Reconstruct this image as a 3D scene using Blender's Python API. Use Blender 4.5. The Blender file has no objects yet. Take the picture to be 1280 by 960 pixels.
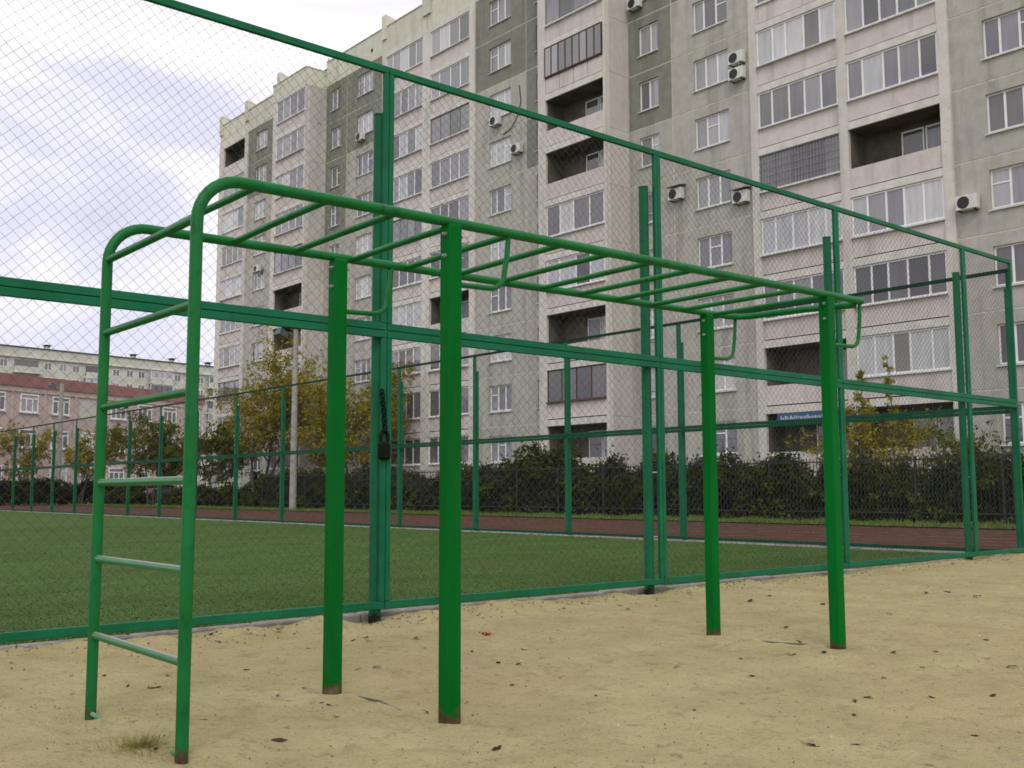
import bpy, math, random
import numpy as np
from mathutils import Vector, noise as mnoise
random.seed(7)
rng = np.random.default_rng(7)
scene = bpy.context.scene
R = math.radians

# ------------------------------------------------------------------ camera
CAM_H = 1.10
YAW = R(49.5); PITCH = math.atan(134 / 1306); ROLL = 0.0026
cam_d = bpy.data.cameras.new('camera'); cam = bpy.data.objects.new('camera', cam_d)
scene.collection.objects.link(cam); scene.camera = cam
cam_d.sensor_width = 36; cam_d.lens = 36 * 1306 / 1280
cam_d.clip_start = 0.05; cam_d.clip_end = 3000
from mathutils import Matrix
_f = Vector((-math.sin(YAW), math.cos(YAW), 0)); _r = Vector((math.cos(YAW), math.sin(YAW), 0))
_fw = _f * math.cos(PITCH) + Vector((0, 0, math.sin(PITCH)))
_up = -_f * math.sin(PITCH) + Vector((0, 0, math.cos(PITCH)))
_rt2 = _r * math.cos(ROLL) - _up * math.sin(ROLL); _up2 = _up * math.cos(ROLL) + _r * math.sin(ROLL)
M = Matrix((( _rt2.x, _up2.x, -_fw.x, 0), (_rt2.y, _up2.y, -_fw.y, 0), (_rt2.z, _up2.z, -_fw.z, CAM_H), (0, 0, 0, 1)))
cam.matrix_world = M

# ------------------------------------------------------------------ world: overcast sky
SUN_EL, SUN_AZ = R(46), R(128)      # azimuth measured clockwise from +Y
SKYOFF = (7.1, 0.3, 2.0)
world = bpy.data.worlds.new('World'); scene.world = world; world.use_nodes = True
nt = world.node_tree; nt.nodes.clear()
def N(t, **kw):
    n = nt.nodes.new(t)
    for k, v in kw.items(): setattr(n, k, v)
    return n
wo = N('ShaderNodeOutputWorld'); bg = N('ShaderNodeBackground'); bg.inputs['Strength'].default_value = 0.1
sky = N('ShaderNodeTexSky', sky_type='NISHITA', sun_disc=False, sun_elevation=SUN_EL, sun_rotation=SUN_AZ, air_density=1.0, dust_density=2.0, ozone_density=1.0)
tc = N('ShaderNodeTexCoord')
mp = N('ShaderNodeMapping'); mp.inputs['Location'].default_value = SKYOFF; mp.inputs['Rotation'].default_value = (R(-18), R(24), R(40)); mp.inputs['Scale'].default_value = (1.6, 1.6, 4.2)
nz = N('ShaderNodeTexNoise'); nz.inputs['Scale'].default_value = 1.35; nz.inputs['Detail'].default_value = 5; nz.inputs['Roughness'].default_value = 0.5; nz.inputs['Distortion'].default_value = 0.5
nt.links.new(tc.outputs['Generated'], mp.inputs['Vector']); nt.links.new(mp.outputs['Vector'], nz.inputs['Vector'])
cr = N('ShaderNodeValToRGB'); e = cr.color_ramp.elements
e[0].position = 0.32; e[0].color = (6.5, 6.5, 8.0, 1)
e[1].position = 0.63; e[1].color = (13.5, 13.4, 13.4, 1)
m1 = cr.color_ramp.elements.new(0.46); m1.color = (8.2, 8.1, 9.5, 1)
m2 = cr.color_ramp.elements.new(0.535); m2.color = (10.6, 10.3, 10.5, 1)
nt.links.new(nz.outputs['Fac'], cr.inputs['Fac'])
mx = N('ShaderNodeMix', data_type='RGBA'); mx.inputs['Factor'].default_value = 0.93
nt.links.new(sky.outputs['Color'], mx.inputs['A']); nt.links.new(cr.outputs['Color'], mx.inputs['B'])
nt.links.new(mx.outputs['Result'], bg.inputs['Color']); nt.links.new(bg.outputs['Background'], wo.inputs['Surface'])

# ------------------------------------------------------------------ sun (veiled by cloud)
sd = bpy.data.lights.new('sun', 'SUN'); sd.energy = 1.0; sd.angle = R(24); sd.color = (1.0, 0.96, 0.9)
so = bpy.data.objects.new('sun', sd); scene.collection.objects.link(so)
sdir = Vector((math.sin(SUN_AZ) * math.cos(SUN_EL), math.cos(SUN_AZ) * math.cos(SUN_EL), math.sin(SUN_EL)))
so.rotation_euler = sdir.to_track_quat('Z', 'Y').to_euler()

scene.view_settings.view_transform = 'Standard'; scene.view_settings.look = 'None'
scene.view_settings.exposure = 0.12; scene.view_settings.gamma = 1.0; scene.view_settings.use_curve_mapping = False
scene.render.engine = 'CYCLES'
scene.cycles.filter_width = 1.7
scene.render.resolution_x = 1024; scene.render.resolution_y = 768

# ------------------------------------------------------------------ helpers
ORIG = {}
COL = scene.collection
def link(o, parent=None):
    COL.objects.link(o)
    if parent is not None: o.parent = parent
    return o
def tag(o, label=None, cat=None, group=None, kind=None):
    if label: o['label'] = label
    if cat: o['category'] = cat
    if group: o['group'] = group
    if kind: o['kind'] = kind
    return o
def empty(name, loc=(0, 0, 0), rz=0.0):
    o = bpy.data.objects.new(name, None); o.empty_display_size = 0.2
    o.location = loc; o.rotation_euler = (0, 0, rz); COL.objects.link(o)
    ORIG[o.name] = Vector(loc) if rz == 0 else Vector((0, 0, 0))
    return o
def origin_of(o):
    return ORIG.get(o.name, Vector((0, 0, 0))) if o is not None else Vector((0, 0, 0))
class MB:
    def __init__(s): s.v = []; s.f = []; s.sm = []
    def add(s, vs, fs, smooth=False):
        b = len(s.v); s.v.extend([tuple(p) for p in vs]); s.f.extend([tuple(i + b for i in f) for f in fs]); s.sm.extend([smooth] * len(fs))
    def box(s, x0, x1, y0, y1, z0, z1):
        s.add([(x0,y0,z0),(x1,y0,z0),(x1,y1,z0),(x0,y1,z0),(x0,y0,z1),(x1,y0,z1),(x1,y1,z1),(x0,y1,z1)],
              [(0,3,2,1),(4,5,6,7),(0,1,5,4),(1,2,6,5),(2,3,7,6),(3,0,4,7)]); return s
    def bbox(s, x0, x1, y0, y1, z0, z1, b):
        # box with chamfered vertical and horizontal edges
        xs = [x0, x0+b, x1-b, x1]; ys = [y0, y0+b, y1-b, y1]
        def ring(z, i): 
            a = b if i else 0
            return [(x0+b, y0+a, z), (x1-b, y0+a, z), (x1-a, y0+b, z), (x1-a, y1-b, z), (x1-b, y1-a, z), (x0+b, y1-a, z), (x0+a, y1-b, z), (x0+a, y0+b, z)]
        vs = ring(z0, 1) + ring(z0+b, 0) + ring(z1-b, 0) + ring(z1, 1)
        fs = [tuple(range(7, -1, -1)), tuple(range(24, 32))]
        for r in range(3):
            for i in range(8):
                j = (i+1) % 8; fs.append((r*8+i, r*8+j, (r+1)*8+j, (r+1)*8+i))
        s.add(vs, fs); return s
    def tube(s, path, r, n=8, caps=True, radii=None):
        P = [Vector(p) for p in path]; m = len(P); rings = []
        t0 = (P[1]-P[0]).normalized()
        ref = Vector((0,0,1)) if abs(t0.z) < 0.9 else Vector((1,0,0))
        u = t0.cross(ref).normalized()
        for i in range(m):
            if i == 0: t = (P[1]-P[0])
            elif i == m-1: t = (P[-1]-P[-2])
            else: t = (P[i+1]-P[i]).normalized() + (P[i]-P[i-1]).normalized()
            t = t.normalized() if t.length > 1e-9 else t0
            u = (u - t*u.dot(t)); u = u.normalized() if u.length > 1e-6 else t.orthogonal().normalized()
            w = t.cross(u); rr = radii[i] if radii else r
            rings.append([P[i] + (u*math.cos(2*math.pi*k/n) + w*math.sin(2*math.pi*k/n))*rr for k in range(n)])
        vs = [p for q in rings for p in q]; fs = []
        for i in range(m-1):
            for k in range(n):
                j = (k+1) % n; fs.append((i*n+k, i*n+j, (i+1)*n+j, (i+1)*n+k))
        s.add(vs, fs, True)
        if caps:
            s.add(rings[0], [tuple(range(n-1, -1, -1))]); s.add(rings[-1], [tuple(range(n))])
        return s
    def cyl(s, p, r, z0, z1, n=14): return s.tube([(p[0],p[1],z0),(p[0],p[1],z1)], r, n)
    def mesh(s, name, mat, off=Vector((0,0,0))):
        me = bpy.data.meshes.new(name)
        me.from_pydata([(a-off.x, b-off.y, c-off.z) for a, b, c in s.v], [], s.f)
        if any(s.sm): me.polygons.foreach_set('use_smooth', s.sm)
        if mat: me.materials.append(mat)
        me.update(); return me
    def build(s, name, mat, parent=None):
        off = origin_of(parent)
        o = bpy.data.objects.new(name, s.mesh(name, mat, off)); link(o, parent)
        if parent is not None: ORIG[o.name] = off
        return o
def inst(name, me, parent, loc):
    o = bpy.data.objects.new(name, me); o.location = loc; link(o, parent); return o
def quads_mesh(name, V, mat, n=4):
    V = np.asarray(V, dtype=np.float32); k = len(V)//n
    me = bpy.data.meshes.new(name); me.vertices.add(len(V)); me.vertices.foreach_set('co', V.ravel())
    me.loops.add(len(V)); me.loops.foreach_set('vertex_index', np.arange(len(V), dtype=np.int32))
    me.polygons.add(k); me.polygons.foreach_set('loop_start', np.arange(0, len(V), n, dtype=np.int32)); me.polygons.foreach_set('loop_total', np.full(k, n, dtype=np.int32))
    me.materials.append(mat); me.update(); me.validate(); return me

# ------------------------------------------------------------------ materials
def mat(name, c1, c2=None, scale=3.0, rough=0.7, bump=0.0, bscale=60.0, spec=0.4, detail=4, metal=0.0, rand=0.0, pos=True, stretch=None, coat=0.0, lo=0.35, hi=0.65):
    m = bpy.data.materials.new(name); m.use_nodes = True; t = m.node_tree; b = t.nodes['Principled BSDF']
    b.inputs['Roughness'].default_value = rough; b.inputs['Metallic'].default_value = metal
    b.inputs['Specular IOR Level'].default_value = spec
    if coat: b.inputs['Coat Weight'].default_value = coat; b.inputs['Coat Roughness'].default_value = 0.08
    g = t.nodes.new('ShaderNodeNewGeometry'); src = g.outputs['Position']
    if stretch:
        mpp = t.nodes.new('ShaderNodeMapping'); mpp.inputs['Scale'].default_value = stretch; t.links.new(src, mpp.inputs['Vector']); src2 = mpp.outputs['Vector']
    else: src2 = src
    col = None
    if c2 is not None:
        n = t.nodes.new('ShaderNodeTexNoise'); n.inputs['Scale'].default_value = scale; n.inputs['Detail'].default_value = detail; n.inputs['Roughness'].default_value = 0.6
        t.links.new(src2, n.inputs['Vector'])
        r = t.nodes.new('ShaderNodeValToRGB'); r.color_ramp.elements[0].position = lo; r.color_ramp.elements[1].position = hi
        r.color_ramp.elements[0].color = (*c1, 1); r.color_ramp.elements[1].color = (*c2, 1)
        t.links.new(n.outputs['Fac'], r.inputs['Fac']); col = r.outputs['Color']
    if rand:
        oi = t.nodes.new('ShaderNodeObjectInfo'); hv = t.nodes.new('ShaderNodeHueSaturation')
        mr = t.nodes.new('ShaderNodeMapRange'); mr.inputs['To Min'].default_value = 1-rand; mr.inputs['To Max'].default_value = 1+rand
        t.links.new(oi.outputs['Random'], mr.inputs['Value']); t.links.new(mr.outputs['Result'], hv.inputs['Value'])
        if col: t.links.new(col, hv.inputs['Color'])
        else: hv.inputs['Color'].default_value = (*c1, 1)
        col = hv.outputs['Color']
    if col: t.links.new(col, b.inputs['Base Color'])
    else: b.inputs['Base Color'].default_value = (*c1, 1)
    if bump:
        n2 = t.nodes.new('ShaderNodeTexNoise'); n2.inputs['Scale'].default_value = bscale; n2.inputs['Detail'].default_value = 3
        t.links.new(src, n2.inputs['Vector'])
        bp = t.nodes.new('ShaderNodeBump'); bp.inputs['Strength'].default_value = bump; bp.inputs['Distance'].default_value = 0.02
        t.links.new(n2.outputs['Fac'], bp.inputs['Height']); t.links.new(bp.outputs['Normal'], b.inputs['Normal'])
    return m
def layer(m, c, scale, lo, hi, stretch=None, zfade=None, rough=None, detail=5):
    """mix colour c over the material where a noise is high (dirt, rust, wear)"""
    t = m.node_tree; b = t.nodes['Principled BSDF']; inp = b.inputs['Base Color']
    g = t.nodes.new('ShaderNodeNewGeometry'); src = g.outputs['Position']
    if stretch:
        q = t.nodes.new('ShaderNodeMapping'); q.inputs['Scale'].default_value = stretch; t.links.new(src, q.inputs['Vector']); src = q.outputs['Vector']
    n = t.nodes.new('ShaderNodeTexNoise'); n.inputs['Scale'].default_value = scale; n.inputs['Detail'].default_value = detail; n.inputs['Roughness'].default_value = 0.65; t.links.new(src, n.inputs['Vector'])
    fac = n.outputs['Fac']
    if zfade:
        sx = t.nodes.new('ShaderNodeSeparateXYZ'); t.links.new(g.outputs['Position'], sx.inputs['Vector'])
        mr = t.nodes.new('ShaderNodeMapRange'); mr.inputs['From Min'].default_value = zfade[0]; mr.inputs['From Max'].default_value = zfade[1]; mr.inputs['To Min'].default_value = zfade[2]; mr.inputs['To Max'].default_value = 0.0
        t.links.new(sx.outputs['Z'], mr.inputs['Value'])
        ad = t.nodes.new('ShaderNodeMath'); ad.operation = 'ADD'; t.links.new(fac, ad.inputs[0]); t.links.new(mr.outputs['Result'], ad.inputs[1]); fac = ad.outputs[0]
    mr2 = t.nodes.new('ShaderNodeMapRange'); mr2.inputs['From Min'].default_value = lo; mr2.inputs['From Max'].default_value = hi; t.links.new(fac, mr2.inputs['Value'])
    x = t.nodes.new('ShaderNodeMix'); x.data_type = 'RGBA'
    t.links.new(mr2.outputs['Result'], x.inputs['Factor'])
    if inp.is_linked:
        t.links.new(inp.links[0].from_socket, x.inputs['A'])
    else: x.inputs['A'].default_value = inp.default_value
    x.inputs['B'].default_value = (*c, 1); t.links.new(x.outputs['Result'], inp)
    if rough is not None:
        y = t.nodes.new('ShaderNodeMix'); y.data_type = 'FLOAT'; t.links.new(mr2.outputs['Result'], y.inputs['Factor'])
        y.inputs['A'].default_value = b.inputs['Roughness'].default_value; y.inputs['B'].default_value = rough
        t.links.new(y.outputs['Result'], b.inputs['Roughness'])
    return m

m_bar = mat('green_enamel', (0.002, 0.118, 0.020), (0.003, 0.150, 0.030), scale=5, rough=0.42, spec=0.22, bump=0.08, bscale=45)
RUST = (0.10, 0.045, 0.025)
layer(m_bar, (0.07, 0.038, 0.024), 14, 0.82, 0.92, zfade=(0.05, 0.24, 0.42), rough=0.9)
layer(m_bar, (0.07, 0.05, 0.03), 60, 0.705, 0.73, rough=0.9)
layer(m_bar, (0.001, 0.060, 0.012), 18, 0.58, 0.72, stretch=(1, 1, 0.6))
layer(m_bar, (0.012, 0.14, 0.05), 9, 0.56, 0.72, stretch=(1, 1, 0.35))
m_post = mat('green_post_enamel', (0.001, 0.105, 0.010), (0.0015, 0.138, 0.019), scale=3, rough=0.6, spec=0.05, bump=0.08, bscale=45, stretch=(1, 1, 0.3))
layer(m_post, (0.075, 0.042, 0.026), 24, 0.78, 0.92, zfade=(0.015, 0.12, 0.46), rough=0.9)
layer(m_post, (0.16, 0.135, 0.075), 9, 0.80, 1.1, zfade=(-0.01, 0.10, 0.42), rough=0.95)
layer(m_post, (0.012, 0.10, 0.03), 3, 0.5, 0.8, stretch=(2, 2, 0.2))
layer(m_post, (0.05, 0.04, 0.026), 55, 0.71, 0.74, rough=0.9)
layer(m_post, (0.006, 0.135, 0.03), 7, 0.58, 0.75, stretch=(1, 1, 0.25))
m_rung_grey = mat('grey_topped_rung', (0.006, 0.13, 0.03), (0.012, 0.16, 0.05), scale=8, rough=0.4, spec=0.5)
# lower ladder rungs: green turns to grey on the upward side only
t_ = m_rung_grey.node_tree; b_ = t_.nodes['Principled BSDF']; g_ = t_.nodes.new('ShaderNodeNewGeometry'); s_ = t_.nodes.new('ShaderNodeSeparateXYZ'); t_.links.new(g_.outputs['Normal'], s_.inputs['Vector'])
mr_ = t_.nodes.new('ShaderNodeMapRange'); mr_.inputs['From Min'].default_value = 0.72; mr_.inputs['From Max'].default_value = 0.9; t_.links.new(s_.outputs['Z'], mr_.inputs['Value'])
x_ = t_.nodes.new('ShaderNodeMix'); x_.data_type = 'RGBA'; t_.links.new(b_.inputs['Base Color'].links[0].from_socket, x_.inputs['A']); x_.inputs['B'].default_value = (0.27, 0.25, 0.22, 1); t_.links.new(mr_.outputs['Result'], x_.inputs['Factor']); t_.links.new(x_.outputs['Result'], b_.inputs['Base Color'])
m_fence = mat('fence_green', (0.004, 0.105, 0.042), (0.007, 0.142, 0.060), scale=2.5, rough=0.55, spec=0.16, bump=0.06, bscale=30)
layer(m_fence, (0.02, 0.03, 0.018), 7, 0.62, 0.8)
layer(m_fence, (0.02, 0.02, 0.015), 14, 0.78, 0.95, zfade=(0.02, 0.10, 0.5), rough=0.9)
m_wire = mat('coated_wire', (0.05, 0.058, 0.055), (0.085, 0.095, 0.09), scale=8, rough=0.6, spec=0.15)
m_fence_midshade = mat('fence_green_half_shaded', (0.003, 0.060, 0.028), (0.005, 0.080, 0.036), scale=2.5, rough=0.6, spec=0.12)  # far fence rails: green darkened to hold the shade on their undersides
m_fence_shade = mat('fence_green_shaded', (0.003, 0.030, 0.015), (0.005, 0.042, 0.022), scale=2.5, rough=0.6, spec=0.12)  # far top rail: shaded underside put into the base colour
m_steel = mat('bolt_steel', (0.42, 0.41, 0.39), (0.3, 0.29, 0.27), scale=30, rough=0.4, metal=0.6)
m_sand = mat('sand', (0.335, 0.288, 0.140), (0.445, 0.388, 0.202), scale=1.6, rough=0.95, bump=0.9, bscale=75, spec=0.1, detail=8, lo=0.32, hi=0.68)
layer(m_sand, (0.40, 0.315, 0.165), 0.45, 0.48, 0.70, detail=4)
layer(m_sand, (0.225, 0.19, 0.095), 5.5, 0.54, 0.80, detail=9)
layer(m_sand, (0.20, 0.18, 0.125), 0.8, 0.60, 0.85, detail=8)
layer(m_sand, (0.15, 0.125, 0.065), 36, 0.57, 0.74, detail=8)
layer(m_sand, (0.20, 0.17, 0.09), 13, 0.59, 0.72, detail=9)
layer(m_sand, (0.46, 0.41, 0.24), 30, 0.62, 0.80, detail=6)
m_ground = mat('earth', (0.07, 0.075, 0.035), (0.12, 0.11, 0.06), scale=0.4, rough=1.0)
m_turf = mat('artificial_turf', (0.055, 0.097, 0.024), (0.080, 0.133, 0.036), scale=1.1, rough=0.9, spec=0.05, bump=0.3, bscale=170, detail=7, stretch=(1, 0.45, 1))
layer(m_turf, (0.048, 0.084, 0.020), 20, 0.58, 0.78, detail=8)
layer(m_turf, (0.092, 0.146, 0.044), 70, 0.62, 0.76, detail=6)
layer(m_turf, (0.088, 0.112, 0.040), 0.35, 0.56, 0.8)
m_blade = mat('turf_blade', (0.064, 0.108, 0.029), (0.096, 0.150, 0.045), scale=16, rough=0.8, spec=0.05)
m_track = mat('track_rubber', (0.078, 0.036, 0.024), (0.115, 0.055, 0.038), scale=1.2, rough=0.95, bump=0.4, bscale=90, spec=0.1, detail=7, stretch=(0.3, 1.6, 1))
m_line = mat('line_paint', (0.24, 0.20, 0.16), (0.095, 0.052, 0.038), scale=2.5, rough=0.85, lo=0.38, hi=0.58)
m_grass = mat('verge_grass', (0.06, 0.095, 0.018), (0.11, 0.14, 0.03), scale=3, rough=0.9, bump=0.8, bscale=25)
m_grassb = mat('verge_blades', (0.065, 0.125, 0.014), (0.16, 0.20, 0.04), scale=2.2, rough=0.8)
m_kerb = mat('kerb_concrete', (0.31, 0.30, 0.27), (0.17, 0.155, 0.125), scale=6, rough=0.9, bump=0.4, bscale=50)
m_hedge = mat('hedge_leaf', (0.022, 0.032, 0.007), (0.080, 0.092, 0.020), scale=1.5, rough=0.8, spec=0.05)
layer(m_hedge, (0.085, 0.085, 0.014), 0.7, 0.60, 0.8)
layer(m_hedge, (0.085, 0.105, 0.030), 9, 0.58, 0.72)
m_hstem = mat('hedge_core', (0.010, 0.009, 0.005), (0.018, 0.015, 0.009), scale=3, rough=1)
m_autumn = mat('autumn_leaf', (0.20, 0.170, 0.012), (0.34, 0.275, 0.022), scale=1.6, rough=0.8, spec=0.06)
layer(m_autumn, (0.13, 0.15, 0.022), 1.1, 0.5, 0.68)
m_tleaf = mat('tree_leaf', (0.075, 0.095, 0.013), (0.15, 0.155, 0.020), scale=1.3, rough=0.8, spec=0.06)
layer(m_tleaf, (0.26, 0.19, 0.02), 0.9, 0.58, 0.72)
for m in (m_autumn, m_tleaf, m_hedge):
    m.node_tree.nodes['Principled BSDF'].inputs['Subsurface Weight'].default_value = 0.0
m_bark = mat('bark', (0.06, 0.05, 0.04), (0.11, 0.095, 0.08), scale=9, rough=0.95, bump=0.5, bscale=30)
m_picket = mat('dark_metal', (0.014, 0.018, 0.016), (0.03, 0.03, 0.028), scale=8, rough=0.6)
m_pole = mat('concrete_pole', (0.30, 0.285, 0.25), (0.38, 0.365, 0.33), scale=3, rough=0.9, bump=0.3, bscale=30)
# building
WALLSC = 2.2
def wallmat(name, a, b, dirt, rand=0.05):
    m = mat(name, a, b, scale=2.2, rough=0.95, bump=0.9, bscale=26, spec=0.15, detail=9, rand=rand)
    layer(m, dirt, 0.9, 0.50, 0.74, stretch=(1.6, 1.6, 0.16), detail=8)
    layer(m, tuple(0.6*q for q in a), 9, 0.60, 0.78, detail=4)
    return m
m_wall = wallmat('pebbledash_wall', (0.42, 0.40, 0.345), (0.50, 0.48, 0.42), (0.28, 0.265, 0.225))
m_dark = wallmat('painted_grey_wall', (0.225, 0.222, 0.178), (0.275, 0.27, 0.22), (0.165, 0.16, 0.13))
m_side = wallmat('side_wall', (0.54, 0.505, 0.465), (0.60, 0.565, 0.525), (0.42, 0.39, 0.35))
m_para = wallmat('balcony_panel', (0.62, 0.555, 0.515), (0.68, 0.615, 0.57), (0.47, 0.41, 0.37), rand=0.06)
m_pier = wallmat('pier_render', (0.62, 0.585, 0.52), (0.70, 0.665, 0.60), (0.47, 0.44, 0.38))
m_attic = wallmat('attic_panel', (0.62, 0.60, 0.49), (0.70, 0.68, 0.565), (0.47, 0.45, 0.36))
m_seal = mat('joint_sealant', (0.68, 0.65, 0.56), (0.48, 0.45, 0.38), scale=4, rough=0.9)
m_slab = mat('slab_edge', (0.72, 0.69, 0.63), (0.58, 0.545, 0.48), scale=2, rough=0.9)
m_white = mat('white_frame', (0.84, 0.84, 0.82), (0.76, 0.76, 0.73), scale=3, rough=0.45, rand=0.04)
m_brown = mat('brown_frame', (0.075, 0.04, 0.03), (0.12, 0.065, 0.045), scale=5, rough=0.6)
m_greyf = mat('grey_frame', (0.20, 0.20, 0.21), (0.28, 0.28, 0.29), scale=5, rough=0.5)
m_sill = mat('tin_sill', (0.76, 0.76, 0.74), (0.55, 0.55, 0.53), scale=6, rough=0.5)
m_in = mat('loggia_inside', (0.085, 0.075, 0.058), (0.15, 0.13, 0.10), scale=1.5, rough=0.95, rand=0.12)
m_ac = mat('conditioner_casing', (0.70, 0.69, 0.65), (0.6, 0.59, 0.55), scale=6, rough=0.5)
m_black = mat('black_plastic_and_shade', (0.006, 0.007, 0.006), (0.012, 0.013, 0.012), scale=20, rough=0.7, spec=0.06)
m_blue = mat('sign_blue', (0.03, 0.09, 0.20), (0.05, 0.12, 0.25), scale=2, rough=0.5)
m_swhite = mat('sign_lettering', (0.50, 0.56, 0.62), rough=0.5)
m_roofm = mat('roof_felt', (0.05, 0.05, 0.05), (0.08, 0.08, 0.078), scale=2, rough=0.95)
def panemat(name, dark, light, thr0=0.35, thr1=0.6, folds=True):
    m = bpy.data.materials.new(name); m.use_nodes = True; t = m.node_tree; b = t.nodes['Principled BSDF']
    oi = t.nodes.new('ShaderNodeObjectInfo'); r = t.nodes.new('ShaderNodeValToRGB')
    r.color_ramp.elements[0].position = thr0; r.color_ramp.elements[0].color = (*dark, 1); r.color_ramp.elements[1].position = thr1; r.color_ramp.elements[1].color = (*light, 1)
    t.links.new(oi.outputs['Random'], r.inputs['Fac'])
    g = t.nodes.new('ShaderNodeNewGeometry'); q = t.nodes.new('ShaderNodeMapping'); q.inputs['Scale'].default_value = (1, 1, 0.12); t.links.new(g.outputs['Position'], q.inputs['Vector'])
    n = t.nodes.new('ShaderNodeTexNoise'); n.inputs['Scale'].default_value = 5.5; n.inputs['Detail'].default_value = 3; t.links.new(q.outputs['Vector'], n.inputs['Vector'])
    h = t.nodes.new('ShaderNodeHueSaturation'); mr = t.nodes.new('ShaderNodeMapRange'); mr.inputs['From Min'].default_value = 0.3; mr.inputs['From Max'].default_value = 0.7; mr.inputs['To Min'].default_value = 0.82 if folds else 0.9; mr.inputs['To Max'].default_value = 1.12
    t.links.new(n.outputs['Fac'], mr.inputs['Value']); t.links.new(mr.outputs['Result'], h.inputs['Value']); t.links.new(r.outputs['Color'], h.inputs['Color']); t.links.new(h.outputs['Color'], b.inputs['Base Color'])
    b.inputs['Roughness'].default_value = 0.6; b.inputs['Coat Weight'].default_value = 1.0; b.inputs['Coat Roughness'].default_value = 0.02; b.inputs['Coat IOR'].default_value = 1.75
    return m
m_pane = panemat('curtained_glass', (0.12, 0.118, 0.13), (0.42, 0.41, 0.425), 0.15, 0.85)
m_paneg = panemat('loggia_glass', (0.085, 0.08, 0.09), (0.25, 0.24, 0.255), 0.2, 0.9)
m_paned = panemat('dark_glass', (0.035, 0.032, 0.03), (0.11, 0.10, 0.095), 0.2, 0.9)
m_panel_ = panemat('pale_blind_glass', (0.40, 0.40, 0.41), (0.52, 0.51, 0.51), 0.2, 0.9)
m_pink = mat('school_pink', (0.50, 0.385, 0.355), (0.57, 0.45, 0.415), scale=0.8, rough=0.9)
m_maroon = mat('school_maroon', (0.27, 0.13, 0.125), (0.33, 0.165, 0.155), scale=0.8, rough=0.85)
m_cream = mat('pale_panel', (0.50, 0.50, 0.43), (0.60, 0.60, 0.52), scale=0.35, rough=0.95, rand=0.05)
m_leafd = mat('dead_leaf', (0.020, 0.009, 0.006), (0.042, 0.018, 0.011), scale=60, rough=0.85, rand=0.35)
m_leafy = mat('dead_leaf_tan', (0.17, 0.12, 0.05), (0.24, 0.17, 0.08), scale=60, rough=0.85, rand=0.2)
m_red = mat('red_wrapper', (0.45, 0.025, 0.025), (0.35, 0.02, 0.02), scale=40, rough=0.4)
m_tuft = mat('dry_grass', (0.19, 0.18, 0.025), (0.30, 0.265, 0.07), scale=40, rough=0.8)
m_rod = mat('weathered_rod', (0.16, 0.15, 0.13), (0.09, 0.10, 0.08), scale=40, rough=0.8)
m_pale = mat('scuffed_green', (0.16, 0.30, 0.20), (0.08, 0.20, 0.12), scale=30, rough=0.7)
m_rubble = mat('crumbs', (0.10, 0.075, 0.045), (0.20, 0.16, 0.10), scale=90, rough=0.95)
m_chip = mat('white_chips', (0.6, 0.57, 0.5), (0.45, 0.42, 0.36), scale=90, rough=0.9)
m_carp = mat('car_paint', (0.05, 0.06, 0.08), (0.06, 0.07, 0.09), scale=2, rough=0.3, coat=0.6)
m_tyre = mat('tyre_rubber', (0.02, 0.02, 0.02), (0.03, 0.03, 0.03), scale=9, rough=0.9)
m_lampg = mat('floodlight_grey', (0.05, 0.075, 0.07), (0.08, 0.10, 0.10), scale=9, rough=0.5)
m_cable = mat('cable', (0.03, 0.03, 0.03), rough=0.8)

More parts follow.
